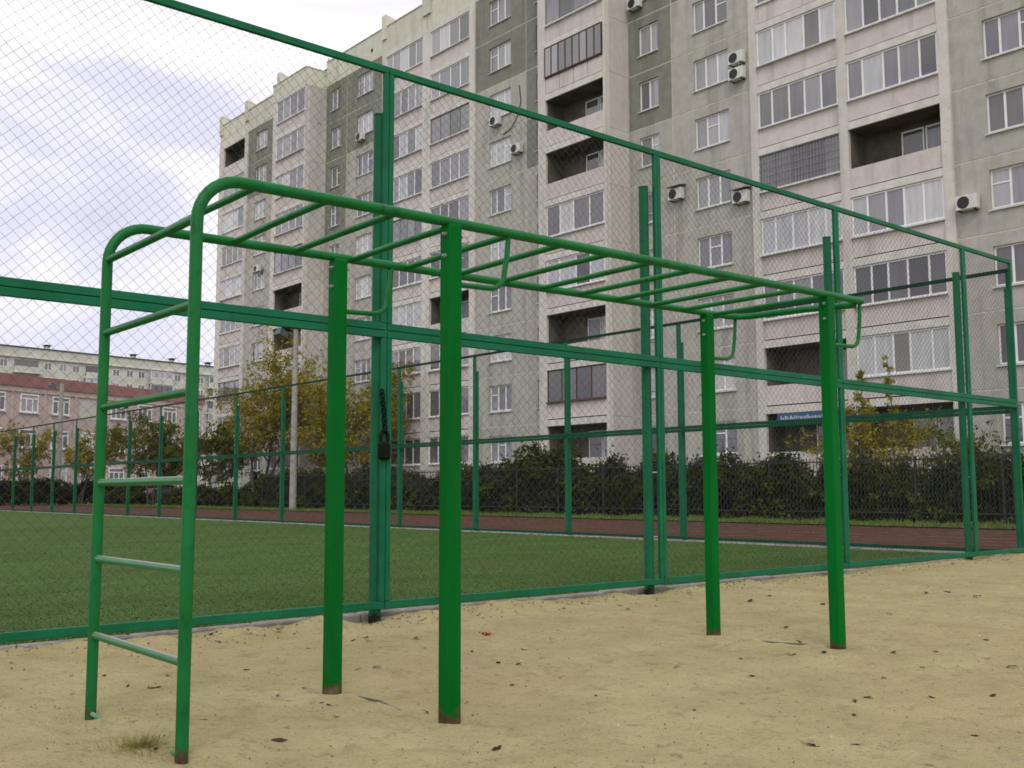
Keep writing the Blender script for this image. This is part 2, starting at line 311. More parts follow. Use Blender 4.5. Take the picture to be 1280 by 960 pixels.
# ------------------------------------------------------------------ ground
FX = -7.70        # near fence line (x), runs along y
FY = 17.60        # far fence line (y), runs along x
DENTS = {}
_dr = random.Random(99)
for _ in range(420):
    dx_, dy_ = _dr.uniform(-7.3, -2.0), _dr.uniform(0.2, 13)
    d_ = (dx_, dy_, _dr.uniform(0, 3.14), _dr.uniform(0.07, 0.13), _dr.uniform(0.035, 0.055), _dr.uniform(0.006, 0.017))
    for i_ in (-1, 0, 1):
        for j_ in (-1, 0, 1): DENTS.setdefault((int(dx_ // 0.5) + i_, int(dy_ // 0.5) + j_), []).append(d_)
FEET = [(-4.125, 1.785), (-5.18, 1.785), (-4.129, 3.125), (-4.145, 6.5), (-5.176, 3.1), (-5.18, 6.44)]
def sand_z(x, y):
    z = 0.0
    z += 0.055 * math.exp(-(((x + 4.6) / 1.3) ** 2 + ((y - 1.35) / 1.0) ** 2))
    z += 0.028 * math.exp(-(((x + 4.1) / 0.8) ** 2 + ((y - 6.6) / 1.0) ** 2))
    z += 0.055 * min(1, max(0, (y - 9) / 6)) * min(1, max(0, (-5.2 - x) / 1.2) if y < 30 else 1)
    n1 = mnoise.noise((x * 0.8, y * 0.8, 3.1)); n2 = mnoise.noise((x * 2.7, y * 2.7, 7.7)); n3 = mnoise.noise((x * 9, y * 9, 1.3))
    n4 = mnoise.noise((x * 24, y * 24, 4.3))
    d = -FX - abs(x)           # metres in front of the fence
    edge = math.exp(-((d - 0.10) / 0.22) ** 2) * (1.0 - 0.75 * min(1, max(0, (y - 8) / 4)))
    z += 0.014 * n1 + 0.012 * n2 + 0.0075 * n3 + 0.0042 * n4
    z += edge * (0.05 * max(0, n2 + 0.35) + 0.018 * n3 + 0.034)
    for (ax, ay, an, la, lb, dp) in DENTS.get((int(x // 0.5), int(y // 0.5)), ()):
        u = (x - ax) * math.cos(an) + (y - ay) * math.sin(an); v = -(x - ax) * math.sin(an) + (y - ay) * math.cos(an)
        q = (u / la) ** 2 + (v / lb) ** 2
        if q < 6: z += -dp * math.exp(-q) + 0.55 * dp * math.exp(-(math.sqrt(q) - 1.45) ** 2 * 5)
    for (ax, ay) in FEET:
        q = math.hypot(x - ax, y - ay)
        if q < 0.5: z += -0.016 * math.exp(-(q / 0.09) ** 2) + 0.012 * math.exp(-((q - 0.17) / 0.07) ** 2) * (0.6 + 0.8 * n2)
    for py in (5.1, 8.72, 12.35, 15.85):
        z -= 0.055 * math.exp(-(((x + 7.72) / 0.22) ** 2 + ((y - py + 0.12) / 0.38) ** 2))
    return z
xs = np.concatenate([np.linspace(FX - 0.16, -2.2, 225), np.linspace(-2.0, 2, 14), np.array([4, 8, 14, 22, 30])])
ys = np.concatenate([np.array([-30, -20, -12, -7, -4, -2, -1]), np.linspace(0.0, 9.0, 360), np.linspace(9.06, 20, 130), np.array([22, 26, 32, 40])])
g = MB(); nx, ny = len(xs), len(ys)
gv = [(x, y, sand_z(x, y)) for y in ys for x in xs]
gf = [(j*nx+i, j*nx+i+1, (j+1)*nx+i+1, (j+1)*nx+i) for j in range(ny-1) for i in range(nx-1)]
g.add(gv, gf, True); tag(g.build('sand', m_sand), kind='structure')
g = MB(); g.add([(-900, -700, -0.12), (900, -700, -0.12), (900, 900, -0.12), (-900, 900, -0.12)], [(0, 1, 2, 3)])
tag(g.build('ground', m_ground), kind='structure')
g = MB(); g.add([(-90, -18, 0.03), (FX - 0.30, -18, 0.03), (FX - 0.30, FY - 0.28, 0.03), (-90, FY - 0.28, 0.03)], [(0, 1, 2, 3)])
tag(g.build('artificial_turf', m_turf), kind='structure')
# running track with its lane lines
g = MB(); g.add([(-110, FY + 0.35, 0.0), (34, FY + 0.35, 0.0), (34, 29.2, 0.0), (-110, 29.2, 0.0)], [(0, 1, 2, 3)])
track = tag(g.build('running_track', m_track), kind='structure')
for yl in (19.6, 21.0, 22.4, 23.8, 25.2, 26.6, 28.0):
    g = MB(); g.box(-110, 34, yl, yl + 0.06, 0.001, 0.005); g.build('lane_line', m_line, track)
g = MB(); g.add([(-130, 29.2, 0.03), (60, 29.2, 0.03), (60, 38.9, 0.05), (-130, 38.9, 0.05)], [(0, 1, 2, 3)])
tag(g.build('verge', m_grass), kind='structure')
# verge grass blades (stuff)
n = 26000
bx = rng.uniform(-92, -8, n); by = 29.25 + 3.0 * rng.random(n) ** 1.4; hh = rng.uniform(0.05, 0.17, n) * (1 + 0.5 * np.sin(bx * 1.7) * np.sin(by * 2 + bx * 0.6)); a = rng.uniform(0, np.pi, n)
dx = 0.02 * np.cos(a); dy = 0.02 * np.sin(a); lx = rng.normal(0, 0.03, n); ly = rng.normal(0, 0.03, n); z0 = np.full(n, 0.025)
V = np.stack([np.stack([bx-dx, by-dy, z0], 1), np.stack([bx+dx, by+dy, z0], 1), np.stack([bx+lx, by+ly, z0+hh], 1)], 1).reshape(-1, 3)
o = bpy.data.objects.new('verge_grass', quads_mesh('verge_grass', V, m_grassb, 3)); link(o)
tag(o, 'rough green grass strip between the red track and the hedge', 'grass', kind='stuff')
# turf fibre in the nearest part of the pitch (stuff)
n = 150000
bx = FX - 0.32 - 26.0 * rng.random(n) ** 1.9; by = rng.uniform(0.2, 17.2, n); hh = rng.uniform(0.006, 0.018, n); a = rng.uniform(0, np.pi, n)
wv = rng.uniform(0.004, 0.009, n); dx = wv * np.cos(a); dy = wv * np.sin(a); lx = rng.normal(0, 0.014, n); ly = rng.normal(0, 0.014, n); z0 = np.full(n, 0.029)
V = np.stack([np.stack([bx-dx, by-dy, z0], 1), np.stack([bx+dx, by+dy, z0], 1), np.stack([bx+lx, by+ly, z0+hh], 1)], 1).reshape(-1, 3)
o = bpy.data.objects.new('turf_fibres', quads_mesh('turf_fibres', V, m_blade, 3)); link(o)
tag(o, 'short green fibres of the artificial pitch beyond the near fence', 'turf', kind='stuff')
# kerbs
def kerb(name, segs):
    k = empty(name, (segs[0][0], segs[0][2], 0)); tag(k, kind='structure')
    for (x0, x1, y0, y1, z1) in segs:
        g = MB(); g.bbox(x0, x1, y0, y1, -0.1, z1, 0.012); g.build('kerb_stone', m_kerb, k)
    return k
segs = []; y = -12.0
while y < FY - 0.2:
    segs.append((FX - 0.29, FX - 0.17, y + 0.006, min(y + 1.0, FY - 0.2) - 0.006, 0.044 + random.uniform(-0.008, 0.006))); y += 1.0
kerb('kerb_near', segs)
segs = []; x = FX - 0.30
while x > -75:
    segs.append((x - 0.994, x - 0.006, FY - 0.27, FY - 0.12, 0.05 + random.uniform(-0.006, 0.006))); x -= 1.0
kerb('kerb_far', segs)
segs = []; x = FX + 10
while x > -75:
    segs.append((x - 0.994, x - 0.006, FY + 0.16, FY + 0.30, 0.04 + random.uniform(-0.006, 0.006))); x -= 1.0
kerb('kerb_track', segs)

# ------------------------------------------------------------------ sports fences
PW, PH = 3.62, 2.425          # panel width and height
CELLX, CELLZ = 0.1, 0.096
def zig(w, h, r, sides=3):
    """chain link panel: wire k runs zigzag between columns k and k+1, so neighbours touch"""
    mb = MB(); nc = int(round(w / (CELLX / 2))); nseg = int(round(h / (CELLZ / 2)))
    cx = w / nc; cz = h / nseg
    for k in range(nc):
        pts = []
        for s in range(nseg + 1):
            side = (s + k) % 2
            x = (k + side) * cx; yy = 0.002 if side else -0.002
            # small random slack so that the diamonds are not perfect
            x += 0.0022 * math.sin(k * 2.3 + s * 1.1); z = s * cz + 0.002 * math.sin(k * 0.9 + s * 2.7)
            pts.append((x, yy, z))
        mb.tube(pts, r, sides, caps=False)
    return mb
INW, INH = PW - 0.106, PH - 0.13
wire_full = zig(INW, INH, 0.0018).mesh('chain_link', m_wire)
wire_far = zig(INW, INH, 0.0011).mesh('chain_link_far', m_wire)
wire_half = zig(FY - 15.93 - 0.106, INH, 0.0018).mesh('chain_link_narrow', m_wire)

def frame_parts(root, x0, w, z0, along, wire, ph=PH, topmat=None):
    """one mesh panel: four square tubes and the chain link inside; 'along' maps (s, d, z) to root space"""
    t = 0.049; d = 0.042; hgt = ph - 0.005; rl = 0.063
    def bx(s0, s1, za, zb, name, mt=m_fence):
        m = MB(); p0 = along(s0, -d/2, za); p1 = along(s1, d/2, zb)
        m.bbox(min(p0[0], p1[0]), max(p0[0], p1[0]), min(p0[1], p1[1]), max(p0[1], p1[1]), za, zb, 0.004)
        return m.build(name, mt, root)
    bx(x0 + 0.003, x0 + w - 0.003, z0, z0 + rl, 'bottom_rail', m_fence_midshade if topmat else m_fence)
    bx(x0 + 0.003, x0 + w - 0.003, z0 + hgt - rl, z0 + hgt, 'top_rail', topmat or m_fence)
    bx(x0 + 0.003, x0 + 0.003 + t, z0 + rl + 0.001, z0 + hgt - rl - 0.001, 'stile')
    bx(x0 + w - 0.003 - t, x0 + w - 0.003, z0 + rl + 0.001, z0 + hgt - rl - 0.001, 'stile')
    o = bpy.data.objects.new('chain_link', wire); link(o, root); o['kind'] = 'stuff'
    p = along(x0 + 0.053, 0, z0 + rl); q = along(x0 + 1.053, 0, z0 + rl)
    o.location = Vector(p) - origin_of(root); o.rotation_euler = (0, 0, math.atan2(q[1] - p[1], q[0] - p[0]))
    o.scale = (1, 1, (hgt - 2 * rl) / INH)
    return o
def post(root, x, y, r, z1, bolts=None):
    m = MB(); m.cyl((x, y), r, -0.3, z1, 16); p = m.build('post', m_fence, root)
    m = MB(); m.tube([(x, y, z1 + 0.001), (x, y, z1 + 0.012)], r + 0.004, 16); m.build('post_cap', m_fence, p)
    if bolts:
        for (bx_, by_, bz) in bolts:
            m = MB(); m.tube([(x, y, bz), (bx_, by_, bz)], 0.011, 6); m.build('bolt', m_steel, p)
nf = empty('sports_fence', (FX, 5.1, 0)); tag(nf, 'tall green chain-link fence along the sand, nearest to the climbing frame', 'fence', 'green fences round the pitch')
Z0 = 0.095; Z1 = Z0 + PH + 0.001
alongN = lambda s, d, z: (FX + d, s, z)
pys = [5.11 - PW * 2, 5.11 - PW, 5.11, 5.11 + PW, 5.11 + 2 * PW, 15.93]
for i in range(5):
    w = (pys[i+1] - pys[i])
    for z in (Z0, Z1): 
        o = frame_parts(nf, pys[i], w, z, alongN, wire_full)
        if abs(w - PW) > 0.01: o.scale[0] = (w - 0.106) / INW
w = FY - 15.93
for z in (Z0, Z1): frame_parts(nf, 15.93, w, z, alongN, wire_half)
for i, py in enumerate(pys):
    dy = (0.05, 0.05, 0.035, 0.125, 0.09, 0.07)[i]
    post(nf, FX - 0.085, py - dy, 0.054, 4.5, [(FX - 0.005, py - 0.02, z) for z in (0.6, 1.3, 2.2, 2.75, 3.5, 4.2)])
post(nf, FX - 0.06, FY - 0.02, 0.05, 4.45)
# black lump tied to the post
bl = empty('hanging_padlock', (FX + 0.03, 5.06, 1.36)); tag(bl, 'small black lock-like object hanging on the tall green fence post', 'lock')
m = MB(); m.bbox(FX + 0.026, FX + 0.090, 5.00, 5.125, 1.37, 1.535, 0.026); m.build('lock_body', m_black, bl)
m = MB(); m.tube([(FX + 0.055, 5.03, 1.53), (FX + 0.055, 5.025, 1.585), (FX + 0.052, 5.045, 1.625), (FX + 0.05, 5.07, 1.632), (FX + 0.05, 5.095, 1.615), (FX + 0.055, 5.105, 1.58), (FX + 0.055, 5.10, 1.53)], 0.014, 8); m.build('shackle', m_black, bl)
m = MB()
for k in range(11):
    zc = 1.63 + k * 0.034; rr = 0.023
    pts = [(FX + 0.036 + (0.010 if k % 2 else 0) * math.cos(q), 5.088 + rr * 0.7 * math.cos(q) - 0.004 * k, zc + rr * math.sin(q)) for q in np.linspace(0, 2 * math.pi, 9)]
    m.tube(pts, 0.008, 6, caps=False)
m.build('chain', m_black, bl)

ff = empty('sports_fence', (FX, FY, 0)); tag(ff, 'green chain-link fence across the far side of the pitch, before the red track', 'fence', 'green fences round the pitch')
FYF = FY + 0.045
alongF = lambda s, d, z: (FX - 0.05 - s, FYF + d, z)
NB = 17
for i in range(NB):
    for z, tm in ((0.055, m_fence_midshade), (0.055 + 2.385, m_fence_shade)): frame_parts(ff, i * PW, PW, z, alongF, wire_far, 2.384, tm)
for i in range(1, NB + 1): post(ff, FX - 0.05 - i * PW, FYF + 0.085, 0.05, 4.35)

# ------------------------------------------------------------------ climbing frame (monkey bars)
XN, XF = -4.125, -5.18
def zr(y): return 2.435 + 0.012 * (y - 1.8)
mk = empty('monkey_bars', (-4.65, 4.3, 0)); tag(mk, 'bright green steel monkey bars with ladder end standing in the sand', 'climbing frame')
RR = 0.0265
def bend(p0, c, p1, n=9):
    """quarter-ish curve from p0 to p1 with control c"""
    p0, c, p1 = Vector(p0), Vector(c), Vector(p1)
    return [(1-t)**2*p0 + 2*t*(1-t)*c + t*t*p1 for t in np.linspace(0, 1, n)]
for nm, X, ytop in (('near', XN, 6.93), ('far', XF, 6.93)):
    yl = 1.785
    pts = [(X, yl, -0.25), (X, yl, 1.2), (X, yl, zr(yl) - 0.20)]
    k = 0.5523
    for a in np.linspace(0, math.pi/2, 10)[1:]:
        pts.append((X, yl + 0.20 * (1 - math.cos(a)), zr(yl) - 0.20 + 0.20 * math.sin(a)))
    if nm == 'near':
        pts += [(X, 3.1, zr(3.1)), (X - 0.006, 5, zr(5)), (X - 0.012, 6.95, zr(6.95))]
    else:
        pts += [(X, 3.1, zr(3.1)), (X, 5, zr(5)), (X, 6.70, zr(6.7))]
        for a in np.linspace(0, math.pi/2, 9)[1:]:
            pts.append((X + 0.16 * (1 - math.cos(a)), 6.70 + 0.16 * math.sin(a), zr(6.8)))
        pts += [(-4.6, 6.875, zr(6.85) - 0.008), (XN - 0.03, 6.89, zr(6.85) - 0.03)]
    m = MB(); m.tube(pts, RR if nm == 'near' else RR * 0.97, 14); m.build('rail', m_bar, mk)
for i in range(13):
    y = 2.05 + 0.3715 * i
    m = MB(); j = random.uniform(-0.012, 0.012)
    m.tube([(XN - 0.01, y + j, zr(y) - 0.004), ((XN + XF) / 2, y, zr(y) - 0.006), (XF + 0.01, y + 0.02 - j, zr(y) - 0.004)], 0.0175, 10); m.build('rung', m_bar, mk)
for i in range(6):
    z = 0.415 + 0.3665 * i
    m = MB(); m.tube([(XN - 0.01, 1.785, z), (XF + 0.01, 1.785, z + random.uniform(-0.004, 0.006))], 0.018, 12); m.build('ladder_rung', m_rung_grey if i < 3 else m_bar, mk)
m = MB(); m.tube([(XN - 0.02, 1.785, 0.050), (XN - 0.09, 1.79, 0.050), (XN - 0.2, 1.79, 0.02), (-4.6, 1.79, 0.03), (-4.8, 1.79, 0.046), (-5.0, 1.785, 0.046), (XF + 0.02, 1.785, 0.056)], 0.011, 8); m.build('ground_tie', m_pale, mk)
posts = {'N1': (XN - 0.004, 3.125), 'N2': (XN - 0.02, 6.50), 'F1': (XF + 0.004, 3.10), 'F2': (XF, 6.44)}
S = 0.041
for k_, (px, py) in posts.items():
    zt = zr(py) - 0.018
    m = MB(); m.bbox(px - S, px + S, py - S, py + S, -0.3, zt, 0.006); p = m.build('post', m_post, mk)
    for zb in (zt - 0.05, zt - 0.16):
        for sy in (-1, 1):
            m = MB(); m.tube([(px + 0.012, py + sy * (S - 0.002), zb), (px + 0.012, py + sy * (S + 0.012), zb)], 0.0105, 6); m.tube([(px + 0.012, py + sy * (S + 0.012), zb), (px + 0.012, py + sy * (S + 0.024), zb)], 0.006, 6); m.build('bolt', m_steel, p)
    # saddle strap over the rail
    m = MB(); pts = [(px, py - 0.028, zt - 0.03), (px, py - 0.028, zt + 0.012), (px, py - 0.016, zt + 0.05), (px, py + 0.016, zt + 0.05), (px, py + 0.028, zt + 0.012), (px, py + 0.028, zt - 0.03)]
    m.bbox(px - 0.03, px + 0.03, py - S, py + S, zt + 0.0005, zt + 0.0065, 0.002); m.build('saddle_plate', m_bar, p)
# pull-up handles
def handle(X, ytop, ypost, top):
    pts = [(X, ytop, top - 0.01), (X, ytop - 0.012, 2.33), (X, ytop - 0.03, 2.235)]
    for a in np.linspace(0, math.pi/2, 7)[1:]:
        pts.append((X, ytop - 0.03 - 0.11 * (1 - math.cos(a)), 2.235 - 0.09 * math.sin(a)))
    pts.append((X, ypost + S - 0.004, 2.138))
    m = MB(); m.tube(pts, 0.0145, 10); m.build('handle', m_bar, mk)
handle(XN - 0.004, 3.505, 3.125, zr(3.5)); handle(XN - 0.016, 6.93, 6.50, zr(6.9))
handle(XF + 0.004, 3.47, 3.10, zr(3.5)); handle(XF, 6.80, 6.44, zr(6.8))
# partly buried steel rods between the posts
for (x0, y0, x1, y1, lb) in ((XN - 0.38, 3.10, XN - 0.80, 3.115, 'thin grey rod half buried in sand between the two nearer posts'), (XN - 0.17, 6.47, XN - 0.62, 6.45, 'thin grey rod half buried in sand between the two farther posts')):
    m = MB(); xm = (x0 + x1) / 2
    m.tube([(x0, y0, sand_z(x0, y0) - 0.002), (xm, (y0+y1)/2, sand_z(xm, (y0+y1)/2) + 0.004), (x1, y1, sand_z(x1, y1) - 0.002)], 0.0055, 7)
    tag(m.build('steel_rod', m_rod), lb, 'rod')

# ------------------------------------------------------------------ apartment block
Y0 = 39.0; YG = 37.26; FH = 2.965; SILL0 = 2.79; NFL = 10; ZA = 31.52; ZTOP = 33.45
def sill(k): return SILL0 + FH * k
def joint(k): return SILL0 - 0.92 + FH * k
apt = empty('apartment_block', (-40, Y0, 0)); tag(apt, 'long ten-storey grey panel apartment block with glazed balconies behind the hedge', 'apartment block')
AO = origin_of(apt)
def aloc(x, y, z): return (x - AO.x, y - AO.y, z - AO.z)
_wc = {}
def bars(mb, x0, x1, z0, z1, t, y0, y1):
    mb.box(x0, x0+t, y0, y1, z0, z1); mb.box(x1-t, x1, y0, y1, z0, z1); mb.box(x0+t, x1-t, y0, y1, z0, z0+t); mb.box(x0+t, x1-t, y0, y1, z1-t, z1)
def window(x0, z0, y, w, h, splits, fm, pm, sillmat=m_sill, vent=None, lean=0):
    """window: frame mesh is the part; panes and sill are its children"""
    key = (round(w, 3), round(h, 3), tuple(splits), fm.name, vent)
    if key not in _wc:
        fr = MB(); bars(fr, 0, w, 0, h, 0.07, 0, 0.06)
        edges = [0.07] + [s * w for s in splits] + [w - 0.07]
        for s in splits: fr.box(s*w - 0.045, s*w + 0.045, 0.001, 0.059, 0.07, h - 0.07)
        if vent is not None:
            a = edges[vent] + (0.045 if vent else 0); b = edges[vent+1] - (0.045 if vent < len(splits) else 0)
            fr.box(a, b, 0.002, 0.058, h * 0.62, h * 0.62 + 0.06)
        ps = []
        for i in range(len(edges) - 1):
            a = edges[i] + (0.045 if i else 0); b = edges[i+1] - (0.045 if i < len(splits) else 0)
            q = MB(); q.box(a, b, 0.03, 0.042, 0.07, h - 0.07); ps.append(q)
        sl = MB(); sl.add([(-0.06, -0.19, -0.05), (w+0.06, -0.19, -0.05), (w+0.06, 0.02, -0.012), (-0.06, 0.02, -0.012), (-0.06, -0.19, -0.085), (w+0.06, -0.19, -0.085), (w+0.06, 0.0, -0.085), (-0.06, 0.0, -0.085)], [(0,1,2,3),(0,4,5,1),(1,5,6,2),(0,3,7,4),(4,7,6,5)])
        _wc[key] = (fr.mesh('window', fm), [p.mesh('pane', None) for p in ps], sl.mesh('window_sill', sillmat))
    fme, pms, sme = _wc[key]
    wn = inst('window', fme, apt, aloc(x0, y, z0))
    for i, p in enumerate(pms):
        mkey = (key, i, pm.name)
        if mkey not in _wc:
            c = p.copy(); c.materials.clear(); c.materials.append(pm); _wc[mkey] = c
        inst('pane', _wc[mkey], wn, (0, 0, 0))
    inst('window_sill', sme, wn, (0, 0, 0))
    return wn
_pc = {}
def wall_panel(x0, x1, z0, z1, win, mt, y=Y0, name='wall_panel'):
    """precast panel with a real window opening, joints left open round it"""
    g_ = 0.032; x0 += g_; x1 -= g_; z0 += g_; z1 -= g_; T = 0.20
    key = (round(x1-x0, 3), round(z1-z0, 3), tuple(round(q, 3) for q in (win[0]-x0, win[1]-x0, win[2]-z0, win[3]-z0)) if win else None, mt.name)
    if key not in _pc:
        m = MB(); W = x1-x0; H = z1-z0
        if win:
            a, b, c, d = win[0]-x0, win[1]-x0, win[2]-z0, win[3]-z0
            vs = [(0,0,0),(W,0,0),(W,0,H),(0,0,H),(a,0,c),(b,0,c),(b,0,d),(a,0,d),(a,T,c),(b,T,c),(b,T,d),(a,T,d),(0,T,0),(W,T,0),(W,T,H),(0,T,H)]
            fs = [(0,1,5,4),(1,2,6,5),(2,3,7,6),(3,0,4,7),(4,5,9,8),(5,6,10,9),(6,7,11,10),(7,4,8,11),(0,12,13,1),(1,13,14,2),(2,14,15,3),(3,15,12,0)]
            m.add(vs, fs)
        else: m.box(0, W, 0, T, 0, H)
        _pc[key] = m.mesh(name, mt)
    return inst(name, _pc[key], apt, aloc(x0, y, z0))
def pier(x0, x1, y0, y1, z0, z1, mt=m_pier, name='pier'):
    m = MB(); m.box(x0, x1, y0, y1, z0, z1); return m.build(name, mt, apt)

WOPT = [((0.3, 0.66), 2), ((0.33, 0.67), None), ((0.36, 0.69), 0), ((0.34, 0.67), 1), ((0.33,), None)]
def wall_column(X0, X1, wx0, wx1, darkk, seed, dk=()):
    rr = random.Random(seed)
    m = MB(); m.box(X0, X1, Y0 + 0.03, Y0 + 0.19, 0.1, ZA); 
    # recessed sealant backing is cut by openings: build it as strips along the joints instead
    m = MB()
    for k in range(NFL + 1): 
        zz = joint(k) if k < NFL else ZA
        m.box(X0, X1, Y0 + 0.012, Y0 + 0.10, zz - 0.05, zz + 0.05)
    m.box(X0 - 0.05, X0 + 0.05, Y0 + 0.013, Y0 + 0.10, 0.1, ZA); m.box(X1 - 0.05, X1 + 0.05, Y0 + 0.014, Y0 + 0.10, 0.1, ZA)
    m.build('joint_sealant', m_seal, apt)
    wall_panel(X0, X1, 0.0, joint(0), None, m_wall, name='plinth_panel')
    for k in range(NFL):
        z0 = joint(k); z1 = joint(k+1) if k < NFL-1 else ZA
        w = (wx0, wx1, sill(k), sill(k) + 1.53)
        wall_panel(X0, X1, z0, z1, w, m_dark if k >= darkk else m_wall)
        wd = wx1 - wx0
        if wd > 1.7: sp, vt = rr.choice(WOPT[:4])
        else: sp, vt = rr.choice([((0.5,), None), ((0.58,), 1), ((0.42,), 0), ((0.6,), None)])
        pm = rr.choice([m_pane, m_pane, m_pane, m_panel_, m_paneg]) if k > 0 else m_paneg
        if k in dk: pm = m_paned
        window(wx0 + 0.002, sill(k) + 0.002, Y0 + 0.10, wd - 0.004, 1.526, sp, m_white, pm, vent=vt)
def room_back(X0, X1, y): 
    m = MB(); m.box(X0, X1, y, y + 0.2, 0, ZA); return m.build('inner_wall', m_in, apt)

_lc = {}
def loggia(xa, xb, yf, k, st, npan=4, seed=0):
    """balcony bay: the parapet is the part; slab, glazing and inner wall are its children"""
    rr = random.Random(seed * 100 + k); zs = sill(k); zt = zs + 1.70; zb = zs - 0.93; W = xb - xa
    deep = 1.3
    m = MB()
    if st == 'panelled':
        for i in range(4): m.box(xa + 0.03 + i * W/4, xa + (i+1) * W/4 - 0.03, yf + 0.01, yf + 0.08, zb + 0.06, zs)
        m.box(xa, xb, yf + 0.081, yf + 0.12, zb + 0.06, zs - 0.01)
    else: m.box(xa, xb, yf + 0.03, yf + 0.12, zb + 0.06, zs)
    L = m.build('balcony', m_para, apt)
    m = MB(); m.box(xa + 0.002, xb - 0.002, yf - 0.045, yf + deep, zb - 0.33, zb); m.build('floor_slab', m_slab, L)
    m = MB(); m.box(xa + 0.02, xb - 0.02, yf + 0.032, yf + 0.10, zb + 0.004, zb + 0.058); m.build('gap_shade_strip', m_black, L)  # black strip stands in for shade in the gap under the parapet
    if st in ('open', 'openl'):
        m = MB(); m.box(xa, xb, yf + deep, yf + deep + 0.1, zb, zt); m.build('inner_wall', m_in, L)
        m = MB(); m.box(xa - 0.004, xa + 0.02, yf + 0.13, yf + deep - 0.002, zb + 0.002, zt - 0.018); m.box(xb - 0.02, xb + 0.004, yf + 0.13, yf + deep - 0.002, zb + 0.002, zt - 0.018); m.box(xa, xb, yf + 0.05, yf + deep - 0.002, zt - 0.016, zt + 0.002); m.build('bay_shade_lining', m_in, L)  # dark sheets on sides and ceiling add the shade inside the bay
        m = MB(); wx = xa + W * (0.42 if st == 'open' else 0.5)
        bars(m, wx, wx + 1.0, zs - 0.05, zt - 0.28, 0.07, yf + deep - 0.05, yf + deep - 0.002); m.build('inner_window', m_white, L)
        m = MB(); m.box(wx + 0.07, wx + 0.93, yf + deep - 0.03, yf + deep - 0.004, zs + 0.02, zt - 0.35); m.build('pane', m_paned, L)
        m = MB(); bars(m, wx + 1.06, wx + 1.78, zb + 0.02, zt - 0.28, 0.08, yf + deep - 0.05, yf + deep - 0.002); m.build('balcony_door', m_white, L)
        m = MB(); m.box(wx + 1.14, wx + 1.70, yf + deep - 0.03, yf + deep - 0.004, zs - 0.1, zt - 0.36); m.build('pane', m_pane, L)
        return L
    fm = {'w': m_white, 'l': m_white, 'wd': m_white, 'd': m_greyf, 'panelled': m_brown, 'g': m_greyf, 'b': m_brown}[st]
    pm = {'w': m_paneg, 'l': m_panel_, 'wd': m_paned, 'd': m_paneg, 'panelled': m_paneg, 'g': m_paneg, 'b': m_paned}[st]
    n = npan if st not in ('panelled',) else 8
    tt = 0.06 if st in ('w', 'l', 'wd') else 0.028
    m = MB(); yy = yf + 0.02 if st != 'panelled' else yf - 0.1
    bars(m, xa + 0.01, xb - 0.01, zs + 0.012, zt - 0.005, tt + 0.015, yy, yy + 0.06)
    cuts = [xa + 0.03]
    for i in range(1, n):
        x = xa + W * i / n + (rr.uniform(-0.10, 0.10) if st in ('w', 'l', 'wd') else 0); cuts.append(x); m.box(x - tt/2 - 0.012, x + tt/2 + 0.012, yy + 0.001, yy + 0.059, zs + 0.05, zt - 0.05)
    cuts.append(xb - 0.03)
    m.build('glazing_frame', fm, L)
    odd = rr.randrange(n) if rr.random() < 0.45 else -1
    for i in range(n):
        m = MB(); m.box(cuts[i] + 0.02, cuts[i+1] - 0.02, yy + 0.03, yy + 0.04, zs + 0.06, zt - 0.06)
        m.build('pane', m_paned if i == odd else (m_panel_ if rr.random() < 0.12 and st == 'w' else pm), L)
    if st == 'g':
        m = MB()
        for i in range(1, 26): m.box(xa + W*i/26 - 0.008, xa + W*i/26 + 0.008, yf - 0.03, yf - 0.014, zs + 0.02, zt - 0.03)
        for z in np.linspace(zs + 0.03, zt - 0.04, 6): m.box(xa, xb, yf - 0.045, yf - 0.031, z, z + 0.016)
        m.build('window_grille', m_greyf, L)
    m = MB(); m.box(xa + 0.003, xb - 0.003, yf - rr.uniform(0.06, 0.16), yf + 0.03, zs - rr.uniform(0.03, 0.07), zs + 0.01); m.build('ledge', m_brown if st in ('panelled', 'b') else m_sill, L)
    return L

# --- column layout, repeated per stairwell section (period 30.95 m)
PER = 30.95
ST = {
 'B': ['open', 'l', 'wd', 'w', 'open', 'w', 'w', 'w', 'd', 'w'],
 'C': ['open', 'openl', 'w', 'l', 'g', 'w', 'l', 'w', 'w', 'w'],
 'G': ['open', 'b', 'open', 'l', 'w', 'open', 'open', 'panelled', 'd', 'd'],
 'H1': ['w', 'w', 'w', 'open', 'wd', 'w', 'w', 'd', 'w', 'w'],
 'H2': ['wd', 'w', 'w', 'l', 'w', 'd', 'w', 'w', 'w', 'w'],
 'G2': ['w', 'd', 'w', 'open', 'open', 'd', 'w', 'w', 'w', 'w'],
 'S3': ['w', 'w', 'd', 'w', 'w', 'l', 'w', 'l', 'w', 'open'],
 'G0': ['w', 'w', 'd', 'w', 'open', 'd', 'w', 'w', 'w', 'open'],
}
